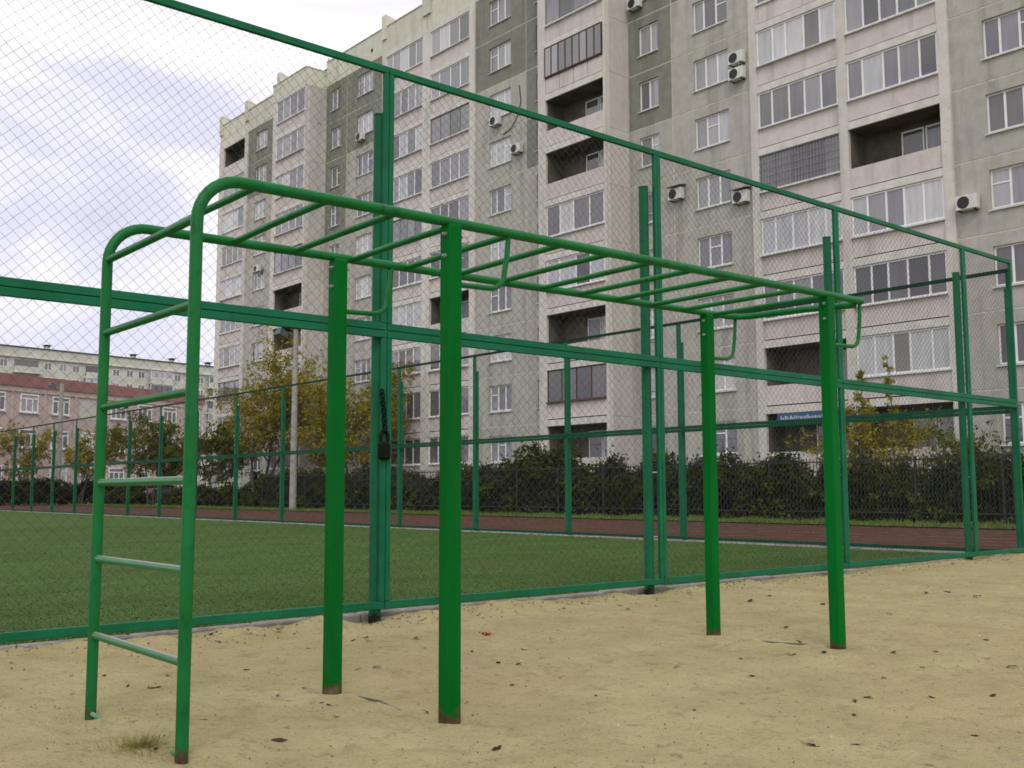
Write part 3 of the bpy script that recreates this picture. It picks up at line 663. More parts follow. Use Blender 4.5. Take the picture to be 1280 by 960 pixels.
# extra open bay far up on C etc. keeps the rhythm irregular
seed = 1
def logg_col(key, xa, xb, yf, npan=4):
    global seed; seed += 1
    for k in range(NFL): loggia(xa, xb, yf, k, ST[key][k], npan, seed)
    m = MB(); m.box(xa, xb, yf - 0.045, yf + 1.3, sill(NFL-1) + 1.705, ZA - 0.01); m.build('top_slab', m_slab, apt)
    m = MB(); m.box(xa + 0.003, xb - 0.003, yf + 0.05, yf + 0.2, 0, sill(0) - 1.265); m.build('plinth_panel', m_wall, apt)
def g_block(xr, xl, key):
    """single balcony stack that stands 1.7 m proud of the wall; its right flank is visible"""
    pier(xr - 0.17, xr, YG + 0.0, YG + 0.30, 0, ZA - 0.2)
    pier(xl, xl + 0.62, YG, YG + 1.72, 0, ZA - 0.2)
    # flank panels, one per storey
    for k in range(-1, NFL):
        z0 = joint(k) + 0.008 if k >= 0 else 0; z1 = joint(k+1) - 0.008 if k < NFL-1 else ZA - 0.2
        m = MB(); m.box(xr - 0.168, xr + (0.002 if k % 2 else 0.0), YG + 0.302, Y0 - 0.003, z0, z1); m.build('flank_panel', m_side, apt)
    logg_col(key, xl + 0.62, xr - 0.17, YG, 4)
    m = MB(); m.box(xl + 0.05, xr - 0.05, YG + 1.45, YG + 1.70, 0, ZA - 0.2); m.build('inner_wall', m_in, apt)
    m = MB(); m.box(xl - 0.02, xr + 0.02, YG - 0.03, Y0 + 0.5, ZA - 0.2 + 0.003, ZTOP - 0.75); m.build('attic_block', m_attic, apt)
    m = MB(); m.box(xl - 0.06, xr + 0.06, YG - 0.08, Y0 + 0.52, ZTOP - 0.747, ZTOP - 0.68); m.build('coping', m_slab, apt)
for s in range(-1, 2):
    o_ = -PER * s
    if s >= 0:
        wall_column(-33.25 + o_, -28.50 + o_, -31.85 + o_, -29.77 + o_, 8, 11 + s)
        wall_column(-36.20 + o_, -33.25 + o_, -35.46 + o_, -34.14 + o_, 6, 21 + s)
        g_block(-36.20 + o_, -41.37 + o_, 'G' if s == 0 else 'G2')
        wall_column(-44.33 + o_, -41.37 + o_, -43.44 + o_, -42.12 + o_, 6, 31 + s)
    else:
        g_block(-36.20 + o_, -41.37 + o_, 'G0') if False else None
    if s == -1:
        pass
    if s >= 0: wall_column(-49.08 + o_, -44.33 + o_, -47.72 + o_, -45.70 + o_, 8, 41 + s)
wall_column(-19.0, -14.25, -17.66, -15.58, 8, 71, (1, 2, 4))
wall_column(-14.25, -11.3, -13.4, -12.08, 6, 72)
g_block(-6.13, -11.3, 'G0')
# double balcony stacks (nearly flush)
YB = Y0 - 0.06
def pcap(x0, x1): pier(x0, x1, YB - 0.03, YB + 1.35, 0, ZA)
pcap(-19.43, -19.0); logg_col('B', -23.50, -19.43, YB, 5); pcap(-23.93, -23.50); logg_col('C', -28.08, -23.93, YB, 5); pcap(-28.50, -28.08)
pcap(-49.60, -49.08); logg_col('H1', -53.72, -49.60, YB, 4); pcap(-54.60, -53.72); logg_col('H2', -58.95, -54.60, YB, 5); pcap(-59.45, -58.95)
pcap(-80.55, -80.03); logg_col('S3', -84.62, -80.55, YB, 4); pcap(-85.50, -84.62)
for (a, b) in ((-28.5, -19.0), (-59.45, -49.08), (-85.5, -80.03)):
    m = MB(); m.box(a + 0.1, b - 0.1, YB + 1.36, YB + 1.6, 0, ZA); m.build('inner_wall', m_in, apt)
# attic storey, one panel per column
edges = [-11.3, -14.25, -19.0, -28.5, -33.25, -36.2]
cols_ = [(-14.25, -11.3), (-19.0, -14.25), (-23.7, -19.0), (-28.5, -23.7), (-33.25, -28.5), (-36.2, -33.25), (-44.33, -41.37), (-49.08, -44.33), (-54.16, -49.08), (-59.45, -54.16), (-64.2, -59.45), (-67.15, -64.2), (-75.28, -72.32), (-80.03, -75.28), (-85.5, -80.03)]
for i, (a, b) in enumerate(cols_):
    m = MB(); m.box(a + 0.02, b - 0.02, Y0 - 0.035, Y0 + 0.3, ZA + 0.02, ZTOP); ap = m.build('attic_panel', m_attic, apt)
    m = MB(); m.box(a, b, Y0 - 0.09, Y0 + 0.34, ZTOP + 0.002, ZTOP + 0.07); m.build('coping', m_slab, ap)
    if b - a < 5 and i % 2 == 0:
        for vx in (0.3, 0.7):
            m = MB(); xx = a + (b-a)*vx; m.box(xx - 0.12, xx + 0.12, Y0 - 0.042, Y0 - 0.036, ZA + 0.7, ZA + 0.95); m.build('vent_hole', m_black, ap)
# fins at the balcony stacks rise over the roof edge
for (a, b) in ((-23.93, -23.5), (-49.6, -49.08), (-54.6, -53.72), (-59.45, -58.95), (-80.55, -80.03), (-85.5, -84.95), (-19.43, -19.0), (-28.5, -28.08), (-71.75, -71.3), (-36.7, -36.2), (-40.9, -40.4)):
    yy = YG if (-72.4 < a < -67 or -41.4 < a < -36.1) else Y0 - 0.12
    zt_ = ZTOP + (0.15 if yy == YG else 0.85)
    m = MB(); m.add([(a, yy - 0.04, ZTOP - 0.9), (b, yy - 0.04, ZTOP - 0.9), (b, yy - 0.04, zt_), (a, yy - 0.04, zt_), (a, yy + 1.7, ZTOP - 0.9), (b, yy + 1.7, ZTOP - 0.9), (b, yy + 1.7, zt_ - 0.35), (a, yy + 1.7, zt_ - 0.35)],
          [(0,1,2,3),(5,4,7,6),(1,5,6,2),(4,0,3,7),(3,2,6,7),(0,4,5,1)])
    m.build('roof_fin', m_attic, apt)
m = MB(); m.box(-85.45, -6.2, Y0 + 1.7, Y0 + 13, 0, ZTOP - 0.25); m.build('rear_mass', m_wall, apt)
m = MB(); m.box(-85.4, -6.2, Y0 + 0.35, Y0 + 12.9, ZTOP - 0.24, ZTOP - 0.1); m.build('roof', m_roofm, apt)
for (x, y, hgt) in ((-57.6, Y0 + 2.0, 3.0), (-70.8, Y0 + 2.2, 2.2), (-73.0, Y0 + 1.8, 1.6)):
    m = MB(); m.tube([(x, y, ZTOP - 0.1), (x, y, ZTOP + hgt)], 0.03, 6)
    for q in range(3): m.tube([(x - 0.35 + 0.08*q, y, ZTOP + hgt - 0.2 - 0.25*q), (x + 0.35 - 0.08*q, y, ZTOP + hgt - 0.2 - 0.25*q)], 0.014, 5)
    m.build('aerial', m_picket, apt)
m = MB(); m.tube([(-58.6, Y0 + 0.5, ZTOP + 0.5), (-54.8, Y0 + 0.5, ZTOP + 0.5)], 0.02, 6)
for x in np.linspace(-58.4, -55, 5): m.tube([(x, Y0 + 0.5, ZTOP - 0.1), (x, Y0 + 0.5, ZTOP + 0.5)], 0.016, 5)
m.build('roof_railing', m_picket, apt)

# air conditioners on the wall
acm = MB(); acm.bbox(-0.42, 0.42, -0.34, -0.04, 0, 0.56, 0.02)
ac_case = acm.mesh('casing', m_ac)
fm_ = MB(); fm_.tube([(-0.1, -0.352, 0.28), (-0.1, -0.342, 0.28)], 0.24, 20); ac_fan = fm_.mesh('fan_grille', m_picket)
ac_br = []
for sx in (-0.3, 0.3):
    bk = MB(); bk.add([(sx-.02,-.36,-.04),(sx+.02,-.36,-.04),(sx+.02,.06,-.04),(sx-.02,.06,-.04),(sx-.02,-.36,-.002),(sx+.02,-.36,-.002),(sx+.02,.1,-.002),(sx-.02,.1,-.002),(sx-.02,.06,-.3),(sx+.02,.06,-.3),(sx+.02,.1,-.3),(sx-.02,.1,-.3)],
        [(4,5,6,7),(0,1,5,4),(0,3,2,1),(1,2,6,5),(3,0,4,7),(2,3,8,9),(8,11,10,9),(9,10,6,2),(11,8,3,7),(10,11,7,6)])
    ac_br.append(bk.mesh('bracket', m_picket))
aw = MB(); aw.add([(-0.5, -0.5, 0.62), (0.5, -0.5, 0.62), (0.5, 0.08, 0.74), (-0.5, 0.08, 0.74), (-0.5, -0.5, 0.64), (0.5, -0.5, 0.64), (0.5, 0.08, 0.76), (-0.5, 0.08, 0.76)], [(0,3,2,1),(4,5,6,7),(0,1,5,4),(1,2,6,5),(2,3,7,6),(3,0,4,7)]); ac_aw = aw.mesh('rain_hood', m_greyf)
ACS = [(-29.1, 21.05, 0, 'white air conditioner, upper of two stacked on the grey wall left of balconies'),
       (-29.1, 20.28, 0, 'white air conditioner, lower of two stacked on the grey wall left of balconies'),
       (-32.95, 15.35, 1, 'boxy air conditioner under a small hood left of a three-pane window'),
       (-29.05, 14.35, 1, 'boxy air conditioner under a small hood beside the balcony pier'),
       (-46.9, 22.95, 0, 'white air conditioner directly below a window near the dark grey panels'),
       (-44.95, 20.75, 0, 'white air conditioner right of a window below the dark grey panels'),
       (-62.0, 26.0, 0, 'small white air conditioner below a window on the distant dark panels'),
       (-35.5, 26.1, 0, 'white air conditioner at the top edge above the narrow windows'),
       (-18.45, 11.8, 0, 'white air conditioner on the brown-grey wall right of the balconies'),
       (-77.5, 19.0, 0, 'far white air conditioner near the left end of the block')]
for (x, z, hood, lb) in ACS:
    a = empty('air_conditioner', (x, Y0 - 0.02, z)); tag(a, lb, 'air conditioner', 'air conditioners on the apartment block')
    inst('casing', ac_case, a, (0, 0, 0)); inst('fan_grille', ac_fan, a, (0, 0, 0)); [inst('bracket', q, a, (0, 0, 0)) for q in ac_br]
    if hood: inst('rain_hood', ac_aw, a, (0, 0, 0))
m = MB(); m.tube([(-44.9, Y0 - 0.04, 24.9), (-44.75, Y0 - 0.05, 23.9), (-44.95, Y0 - 0.04, 23.2), (-45.6, Y0 - 0.05, 22.5), (-46.4, Y0 - 0.04, 22.3)], 0.025, 5); m.build('wall_cable', m_cable, apt)
# blue sign over the ground-floor bay
sg = empty('shop_sign', (-26.3, YB - 0.1, 4.1)); tag(sg, 'blue sign with white lettering over the ground-floor bay', 'sign')
m = MB(); m.bbox(-27.45, -24.6, YB - 0.10, YB - 0.05, 4.02, 4.46, 0.01); m.build('sign_board', m_blue, sg)
m = MB()
x = -27.25
rs = random.Random(5)
while x < -24.8:
    w = rs.uniform(0.03, 0.075); h0 = 4.12 + rs.uniform(-0.02, 0.03); h1 = 4.33 + rs.uniform(-0.05, 0.03)
    m.box(x, x + w, YB - 0.112, YB - 0.1005, h0, h1); x += w + rs.uniform(0.025, 0.06)
m.build('lettering', m_swhite, sg)

# ------------------------------------------------------------------ school and distant block (left)
def vbuild(name, label, cat, loc, rz):
    e_ = empty(name, loc, rz); tag(e_, label, cat); return e_
sc = vbuild('school', 'pink school building with a maroon band under its roof, at far left', 'school', (-107.87, 27.68, 0), math.atan2(0.920, -0.391))
def sb(name, mt, parent, *b): m = MB(); m.box(*b); return m.build(name, mt, parent)
sb('wall', m_pink, sc, -22, 27, 0, 14, 0, 10.9)
sb('roof_band', m_maroon, sc, -22.2, 27.2, -0.25, 14.2, 11.45, 12.55)
sb('cornice', m_pink, sc, -22.1, 27.1, -0.12, 14.1, 10.902, 11.448)
for i, x in enumerate(np.arange(-20.5, 26, 3.75)):
    sb('pilaster', m_pink, sc, x - 1.05, x - 0.75, -0.1, -0.002, 0, 10.9)
    for j, z in enumerate((8.95, 5.5, 1.9)):
        if i % 5 == 3 and j == 0:
            w = sb('window', m_cream, sc, x - 0.3, x + 2.2, -0.02, -0.004, z - 0.3, z + 1.7); continue
        m = MB(); bars(m, x, x + 2.1, z, z + 1.8, 0.12, -0.08, -0.003); m.box(x + 0.64, x + 0.76, -0.078, -0.004, z + 0.12, z + 1.28); m.box(x + 1.34, x + 1.46, -0.077, -0.004, z + 0.12, z + 1.28); m.box(x + 0.12, x + 1.98, -0.079, -0.004, z + 1.28, z + 1.4)
        w = m.build('window', m_white, sc)
        m = MB(); m.box(x + 0.12, x + 1.98, -0.03, -0.005, z + 0.12, z + 1.68); m.build('pane', m_paned if (i + j) % 3 else m_pane, w)
        m = MB(); m.box(x - 0.1, x + 2.2, -0.2, -0.002, z - 0.12, z - 0.005); m.build('window_sill', m_sill, w)
d = Vector((-214.56 + 207.1, 96.77 - 53.15, 0)).normalized()
fb = vbuild('distant_block', 'pale ten-storey block with balconies behind the pink school', 'apartment block', (-207.1, 53.15, 0), math.atan2(d.y, d.x))
sb('wall', m_cream, fb, -45, 75, 0, 13, 0, 26.6)
sb('attic', m_cream, fb, -45.1, 75.1, -0.1, 13.1, 26.604, 28.2)
sb('eaves', m_slab, fb, -45.3, 75.3, -0.45, 13.3, 26.3, 26.6)
sb('coping', m_roofm, fb, -45.4, 75.4, -0.3, 13.4, 28.204, 28.4)
per = 14.0
for c in range(-3, 6):
    x0 = c * per + 1.6
    for k in range(10):
        z = 26.3 - 2.75 * (k + 1)
        if k > 3 and c < 2: continue
        st_ = (c * 7 + k * 3) % 4
        # balcony bay
        m = MB(); m.box(x0, x0 + 5.2, -0.9, -0.78, z, z + 1.05); b = m.build('balcony', m_cream if st_ != 1 else m_pier, fb)
        m = MB(); m.box(x0 - 0.1, x0 + 5.3, -0.95, 0.0, z - 0.18, z - 0.003); m.build('floor_slab', m_slab, b)
        if st_ in (0, 3):
            m = MB(); m.box(x0 + 0.3, x0 + 4.9, -0.04, -0.004, z + 0.3, z + 2.35); m.build('pane', m_paned, b)
        else:
            m = MB()
            for q in range(4): m.box(x0 + 1.3*q + 0.08, x0 + 1.3*(q+1) - 0.08, -0.85, -0.8, z + 1.1, z + 2.4)
            m.build('pane', m_pane if st_ == 2 else m_paneg, b)
            m = MB(); bars(m, x0, x0 + 5.2, z + 1.055, z + 2.45, 0.08, -0.9, -0.79); m.build('glazing_frame', m_white, b)
        for wx in (6.0, 9.0, 11.6):
            m = MB(); bars(m, x0 + wx, x0 + wx + 1.5, z + 0.8, z + 2.2, 0.1, -0.05, -0.003); m.box(x0 + wx + 0.7, x0 + wx + 0.8, -0.049, -0.004, z + 0.9, z + 2.1); w = m.build('window', m_white, fb)
            m = MB(); m.box(x0 + wx + 0.1, x0 + wx + 1.4, -0.02, -0.005, z + 0.9, z + 2.1); m.build('pane', m_paneg, w)
for x in (-9.5, 9.7, 28.0, 37.0, 46):
    m = MB(); m.box(x - 0.4, x + 0.4, 3, 4, 28.3, 29.2); v = m.build('roof_vent', m_cream, fb)
    m = MB(); m.box(x - 0.6, x + 0.6, 2.7, 4.3, 29.5, 29.62); 
    for sx in (-0.35, 0.35): m.box(x + sx - 0.05, x + sx + 0.05, 3.05, 3.95, 29.2, 29.499)
    m.build('vent_hood', m_roofm, v)

# ------------------------------------------------------------------ metal fence and hedges
pf = empty('picket_fence', (-45, 31.75, 0)); tag(pf, 'low dark metal picket fence running in front of the hedge', 'fence')
for z in (0.35, 2.06):
    m = MB(); m.box(-62, -6, 31.72, 31.78, z, z + 0.045); m.build('rail', m_picket, pf)
for x in np.arange(-62, -5.9, 2.8):
    m = MB(); m.box(x - 0.035, x + 0.035, 31.69, 31.76, 0, 2.2); m.build('post', m_picket, pf)
m = MB()
for x in np.arange(-61.9, -6, 0.14): m.box(x - 0.009, x + 0.009, 31.79, 31.808, 0.12, 2.2)
o = m.build('pickets', m_picket, pf); o['kind'] = 'stuff'
def leafquads(P, size, jitter=0.5, up=0.25):
    """a rhombic leaf, slightly folded, at every point"""
    n = len(P); a = rng.normal(size=(n, 3)); a /= np.linalg.norm(a, axis=1)[:, None]
    b = rng.normal(size=(n, 3)); b[:, 2] *= 0.7; b -= a * (a * b).sum(1)[:, None]; b /= np.linalg.norm(b, axis=1)[:, None]
    s = size * rng.uniform(1 - jitter, 1 + jitter, n)[:, None]
    V = np.stack([P - a*s, P - b*s*0.5, P + a*s, P + b*s*0.5], 1).reshape(-1, 3); return V
def hedge(name, label, pts, hfun, depth, dens, leaf, seedv, topcol=None):
    """pts: list of (x, y) along the run"""
    h = empty(name, (pts[0][0], pts[0][1], 0)); tag(h, label, 'hedge')
    P = []; stems = MB(); off = origin_of(h)
    for (a, b) in zip(pts[:-1], pts[1:]):
        L = math.dist(a, b); n = int(L * dens); t = rng.random(n); x = a[0] + (b[0]-a[0])*t; y = a[1] + (b[1]-a[1])*t
        hh = np.array([hfun(q) for q in x]); v = rng.random(n)
        zz = 0.10 + v ** 0.72 * (hh - 0.1)
        # clumps: shift the surface with noise, thin out near the edges
        cl = np.array([mnoise.noise((q * 0.9, w * 1.3, seedv)) + 0.5 * mnoise.noise((q * 2.4, w * 2.8, seedv + 9)) for q, w in zip(x, zz)])
        half = depth * (0.5 + 0.42 * cl) * np.clip(1.25 - (zz / hh) ** 3, 0.25, 1) * np.where(rng.random(n) < 0.45, rng.random(n), 1.0)
        yy = y + rng.choice([-1, 1, -1], n) * half * np.sqrt(rng.uniform(0.35, 1, n))
        zz = zz + 0.40 * cl * (v > 0.7) + rng.exponential(0.10, n) * (v > 0.9)
        keep = rng.random(n) < np.clip(0.95 + 0.8 * cl, 0.1, 1)
        P.append(np.stack([x + rng.normal(0, 0.05, n), yy, zz], 1)[keep])
        for q in range(int(L * 1.2)):
            t_ = random.random(); sx = a[0] + (b[0]-a[0])*t_; sy = a[1] + (b[1]-a[1])*t_ + random.uniform(-0.3, 0.3)
            top = hfun(sx) * random.uniform(0.7, 1.05)
            stems.tube([(sx, sy, -0.05), (sx + random.uniform(-.2, .2), sy + random.uniform(-.2, .2), top * 0.5), (sx + random.uniform(-.35, .35), sy + random.uniform(-.3, .3), top)], 0.02, 5, radii=[0.03, 0.018, 0.006])
    P = np.concatenate(P) - np.array(off)
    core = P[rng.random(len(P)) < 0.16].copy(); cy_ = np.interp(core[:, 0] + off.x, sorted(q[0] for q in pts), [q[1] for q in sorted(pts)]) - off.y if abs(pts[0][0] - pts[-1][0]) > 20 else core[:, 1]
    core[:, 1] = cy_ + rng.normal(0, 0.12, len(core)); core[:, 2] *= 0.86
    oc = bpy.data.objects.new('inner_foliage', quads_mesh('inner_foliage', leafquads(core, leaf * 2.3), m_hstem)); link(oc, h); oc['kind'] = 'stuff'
    o = bpy.data.objects.new('foliage', quads_mesh('foliage', leafquads(P, leaf), m_hedge)); link(o, h); o['kind'] = 'stuff'
    stems.build('stems', m_hstem, h)['kind'] = 'stuff'
    return h
hf = lambda x: 2.0 + 0.75 * mnoise.noise((x * 0.23, 0.3, 0)) + 0.55 * mnoise.noise((x * 0.75, 1.3, 0)) + 0.3 * mnoise.noise((x * 2.1, 5.3, 0)) + 0.40 * math.exp(-((x + 36) / 6) ** 2)
hedge('hedge', 'long dark green hedge between the running track and the apartment block', [(-66, 33.2), (-52, 33.1), (-40, 33.0), (-27, 33.0), (-14, 33.0), (-6, 33.0)], hf, 2.2, 2700, 0.075, 2.0)
lowh = lambda x: 1.15 + 0.35 * mnoise.noise((x * 0.7, 9, 0)) + 0.2 * mnoise.noise((x * 2, 4, 0))
hedge('hedge', 'low dark hedge left of the autumn trees, right of the parked car', [(-67, 33.0), (-78.8, 32.9)], lowh, 1.7, 1700, 0.09, 7.0)
hedge('hedge', 'low dark hedge left of the parked car, by the left ladder leg', [(-84.4, 32.6), (-92, 32.0)], lowh, 1.7, 1700, 0.09, 8.0)
hedge('hedge', 'dark hedge in front of the pink school at far left', [(-92, 20), (-97, 33), (-99, 41)], lambda x: 1.9 + 0.3 * mnoise.noise((x * 0.8, 5, 0)), 2.0, 900, 0.12, 5.0)

# ------------------------------------------------------------------ trees
def tree(name, label, base, height, spread, nleaf, leaf, lm, seedv, stems=1, lean=0.0, low=0.18, group=None, cat='tree', wide=0.8):
    rr = random.Random(seedv); t = empty(name, base); tag(t, label, cat, group)
    tr = MB(); tips = []
    def grow(p, d, L, r, lev):
        n = 4; pts = [p.copy()]; rad = [r]; q = p.copy(); dd = d.copy()
        for i in range(n):
            dd = (dd + Vector((rr.gauss(0, .14), rr.gauss(0, .14), rr.gauss(0.06, .06)))).normalized(); q = q + dd * (L / n); pts.append(q.copy()); rad.append(r * (1 - 0.62 * (i+1)/n))
            if lev > 0: tips.append((q.copy(), lev))
            if lev < 3 and (i >= 1 or lev > 0):
                for _ in range(2 if lev < 2 else 1):
                    if rr.random() < 0.85:
                        az = rr.uniform(0, 2*math.pi); el = rr.uniform(0.25, 0.95)
                        nd = (dd * el + Vector((math.cos(az), math.sin(az), rr.uniform(-.1, .3))) * wide).normalized()
                        grow(q.copy(), nd, L * rr.uniform(0.42, 0.62), rad[-1] * 0.6, lev + 1)
        tr.tube(pts, r, 6 if lev < 2 else 4, radii=rad)
    for s in range(stems):
        az = rr.uniform(0, 6.28); off = Vector((math.cos(az), math.sin(az), 0)) * (0.25 if stems > 1 else 0)
        d = Vector((math.cos(az) * (0.22 if stems > 1 else 0.04) + lean, math.sin(az) * (0.22 if stems > 1 else 0.04), 1)).normalized()
        grow(Vector(base) + off - Vector((0, 0, 0.1)), d, height * rr.uniform(0.6, 0.8), 0.012 * height + 0.02, 0)
    tr.build('trunk', m_bark, t)
    tp = np.array([tuple(p) for p, l in tips]) - np.array(base)
    # fit the tips to the wanted envelope
    zmax = tp[:, 2].max(); rmax = np.percentile(np.hypot(tp[:, 0], tp[:, 1]), 92)
    keep = tp[:, 2] > low * height; tp = tp[keep]
    sc_ = (height / 9) ** 0.6; NS = max(300, nleaf // 8)
    tw = tp[rng.integers(0, len(tp), NS)] + rng.normal(0, 1, (NS, 3)) * np.array([0.27, 0.27, 0.24]) * sc_ * min(1.0, wide / 0.6)
    td = rng.normal(0, 1, (NS, 3)); td /= np.linalg.norm(td, axis=1)[:, None]
    idx = rng.integers(0, NS, nleaf); P = tw[idx] + td[idx] * rng.uniform(-0.22, 0.22, (nleaf, 1)) * sc_ + rng.normal(0, 0.09, (nleaf, 3)) * sc_
    P = P[P[:, 2] > 0.1]
    o = bpy.data.objects.new('crown', quads_mesh('crown', leafquads(P, leaf, 0.45), lm)); link(o, t); o['kind'] = 'stuff'
    return t
tree('autumn_tree', 'tall yellow-green autumn tree just left of the lamp pole', (-65.0, 32.8, 0), 10.0, 2.6, 22000, 0.085, m_autumn, 3, stems=3)
tree('autumn_tree', 'yellowing tree right behind the lamp pole with sparse crown', (-59.2, 34.0, 0), 8.8, 2.4, 15000, 0.085, m_autumn, 8, stems=2)
tree('autumn_tree', 'yellow-green tree right of the lamp pole, partly behind the climbing frame post', (-55.8, 34.8, 0), 7.4, 2.2, 8500, 0.08, m_autumn, 12, stems=2)
tree('autumn_tree', 'low brown-green tree at the far left end of the apartment block', (-72.5, 34.0, 0), 6.0, 2.4, 12000, 0.09, m_tleaf, 15, stems=2)
tree('young_tree', 'bushy green tree with yellow foot before the pink school, inside the ladder', (-84.0, 33.0, 0), 6.6, 2.3, 15000, 0.10, m_tleaf, 21, stems=3, low=0.1)
tree('young_tree', 'thin yellowish tree before the pink school, left of the ladder', (-96.0, 31.5, 0), 6.4, 2.3, 7000, 0.10, m_autumn, 24, stems=2)
tree('young_tree', 'sparse yellow tree by the left picture edge before the pink school', (-99.0, 28.0, 0), 6.0, 2.3, 5000, 0.10, m_autumn, 27, stems=2)
tree('young_tree', 'small yellow-green bushy tree before the right balconies, behind the hedge', (-20.8, 35.4, 0), 3.7, 1.4, 12000, 0.05, m_autumn, 33, stems=4, low=0.1, wide=0.55)
def spike(label, base, height, w, nleaf, seedv):
    """upright sapling: one whip-like stem with short leafy side twigs"""
    rr = random.Random(seedv); t = empty('sapling', base); tag(t, label, 'sapling'); b = Vector(base); m = MB(); P = []
    stem = [b + Vector((0.10 * math.sin(i * 0.7 + seedv), 0.06 * math.sin(i * 1.1), height * i / 8)) for i in range(9)]
    m.tube(stem, 0.03, 6, radii=[0.035 * (1 - i / 9) + 0.004 for i in range(9)])
    for i in range(46):
        f = rr.uniform(0.30, 1.0); k_ = min(7, int(f * 8)); p = stem[k_].lerp(stem[k_ + 1], f * 8 - k_)
        az = rr.uniform(0, 6.28); L = w * (1.15 - f) * rr.uniform(0.5, 1.1) + 0.08; d_ = Vector((math.cos(az), math.sin(az), rr.uniform(0.2, 0.9)))
        q = p + d_ * L; m.tube([p, q], 0.006, 4, radii=[0.008, 0.003])
        for _ in range(nleaf // 46): P.append(p.lerp(q, rr.uniform(0.2, 1.1)) + Vector((rr.gauss(0, .04), rr.gauss(0, .04), rr.gauss(0, .04))) - b)
    m.build('trunk', m_bark, t)
    o = bpy.data.objects.new('crown', quads_mesh('crown', leafquads(np.array([tuple(q) for q in P]), 0.045), m_autumn)); link(o, t); o['kind'] = 'stuff'
spike('slim yellow-green sapling spike rising left of the bushy tree crown', (-21.2, 35.2, 0), 5.6, 0.55, 2300, 3)
spike('slim upright yellow-green sapling, tallest beside the right fence post', (-20.0, 35.3, 0), 6.0, 0.36, 1500, 5)
tree('shrub', 'dark shrub behind the hedge under the rightmost windows', (-17.4, 35.6, 0), 2.9, 0.8, 4000, 0.06, m_tleaf, 44, stems=3, cat='shrub', low=0.1)

# ------------------------------------------------------------------ lamp poles
def lamp_pole(base, h, r, label, arm):
    p = empty('lamp_pole', base); tag(p, label, 'lamp pole', 'lamp poles beyond the pitch')
    x, y, z = base
    m = MB(); m.tube([(x, y, -0.2), (x, y, h * 0.5), (x, y, h)], r, 12, radii=[r, r * 0.86, r * 0.66]); m.build('pole', m_pole, p)
    ax, ay = arm
    m = MB(); m.tube([(x, y, h - 0.35), (x + ax * 0.4, y + ay * 0.4, h - 0.2), (x + ax, y + ay, h - 0.12)], 0.05, 8); m.build('arm', m_lampg, p)
    m = MB(); cx_, cy_ = x + ax * 1.25, y + ay * 1.25
    m.add([(cx_-.42, cy_-.3, h-.28), (cx_+.42, cy_-.3, h-.28), (cx_+.42, cy_+.3, h-.55), (cx_-.42, cy_+.3, h-.55), (cx_-.26, cy_-.1, h+.12), (cx_+.26, cy_-.1, h+.12), (cx_+.26, cy_+.25, h-.1), (cx_-.26, cy_+.25, h-.1)],
          [(0,3,2,1),(4,5,6,7),(0,1,5,4),(1,2,6,5),(2,3,7,6),(3,0,4,7)]); hd = m.build('lamp_head', m_lampg, p)
    m = MB(); m.add([(cx_-.36, cy_-.25, h-.315), (cx_+.36, cy_-.25, h-.315), (cx_+.36, cy_+.25, h-.54), (cx_-.36, cy_+.25, h-.54)], [(0,3,2,1)]); m.build('lamp_glass', m_paneg, hd)
lamp_pole((-54.6, 29.9, 0), 10.6, 0.21, 'concrete lamp pole with a floodlight, beside the autumn trees', (-0.55, -0.5))
lamp_pole((-104.1, 32.0, 0), 11.5, 0.30, 'distant concrete lamp pole in front of the pink school', (-0.5, -0.6))

# ------------------------------------------------------------------ parked car behind the far corner
cr_ = empty('parked_car', (-86.0, 34.6, 0.0), R(100)); tag(cr_, 'dark car parked in the gap between two low hedges, seen through the ladder', 'car')
prof = [(-2.1, 0.35), (-2.12, 0.75), (-1.95, 0.95), (-1.15, 1.02), (-0.55, 1.42), (0.75, 1.45), (1.35, 1.08), (2.0, 0.98), (2.12, 0.7), (2.1, 0.35)]
m = MB(); n = len(prof)
hw = [0.82, 0.86, 0.84, 0.80, 0.62, 0.62, 0.78, 0.82, 0.86, 0.82]
vs = [(x, -w, z) for (x, z), w in zip(prof, hw)] + [(x, w, z) for (x, z), w in zip(prof, hw)]
m.add(vs, [tuple(range(n)), tuple(range(2*n-1, n-1, -1))] + [(i, i+n, (i+1) % n + n, (i+1) % n) for i in range(n)]); m.build('body', m_carp, cr_)
for sx in (-1.3, 1.35):
    for sy in (-0.80, 0.80):
        m = MB(); m.tube([(sx, sy - 0.1, 0.32), (sx, sy + 0.1, 0.32)], 0.32, 16); w = m.build('wheel', m_tyre, cr_)
        m = MB(); e_ = 0.104 if sy > 0 else -0.104; m.tube([(sx, sy + e_ * 0.97, 0.32), (sx, sy + e_ * 1.05, 0.32)], 0.2, 12); m.build('rim', m_steel, w)
for sy in (-1, 1):
    m = MB(); m.add([(-1.0, sy * 0.775, 1.06), (-0.5, sy * 0.665, 1.36), (0.70, sy * 0.665, 1.38), (1.15, sy * 0.76, 1.10), (-1.0, sy * 0.80, 1.06), (-0.5, sy * 0.69, 1.36), (0.70, sy * 0.69, 1.38), (1.15, sy * 0.785, 1.10)], [(0,1,2,3),(4,7,6,5),(0,4,5,1),(1,5,6,2),(2,6,7,3),(3,7,4,0)]); m.build('side_window', m_paned, cr_)
m = MB(); m.add([(-1.12, -0.72, 1.06), (-1.12, 0.72, 1.06), (-0.6, 0.58, 1.41), (-0.6, -0.58, 1.41)], [(0,1,2,3)]); m.build('windscreen', m_paned, cr_)
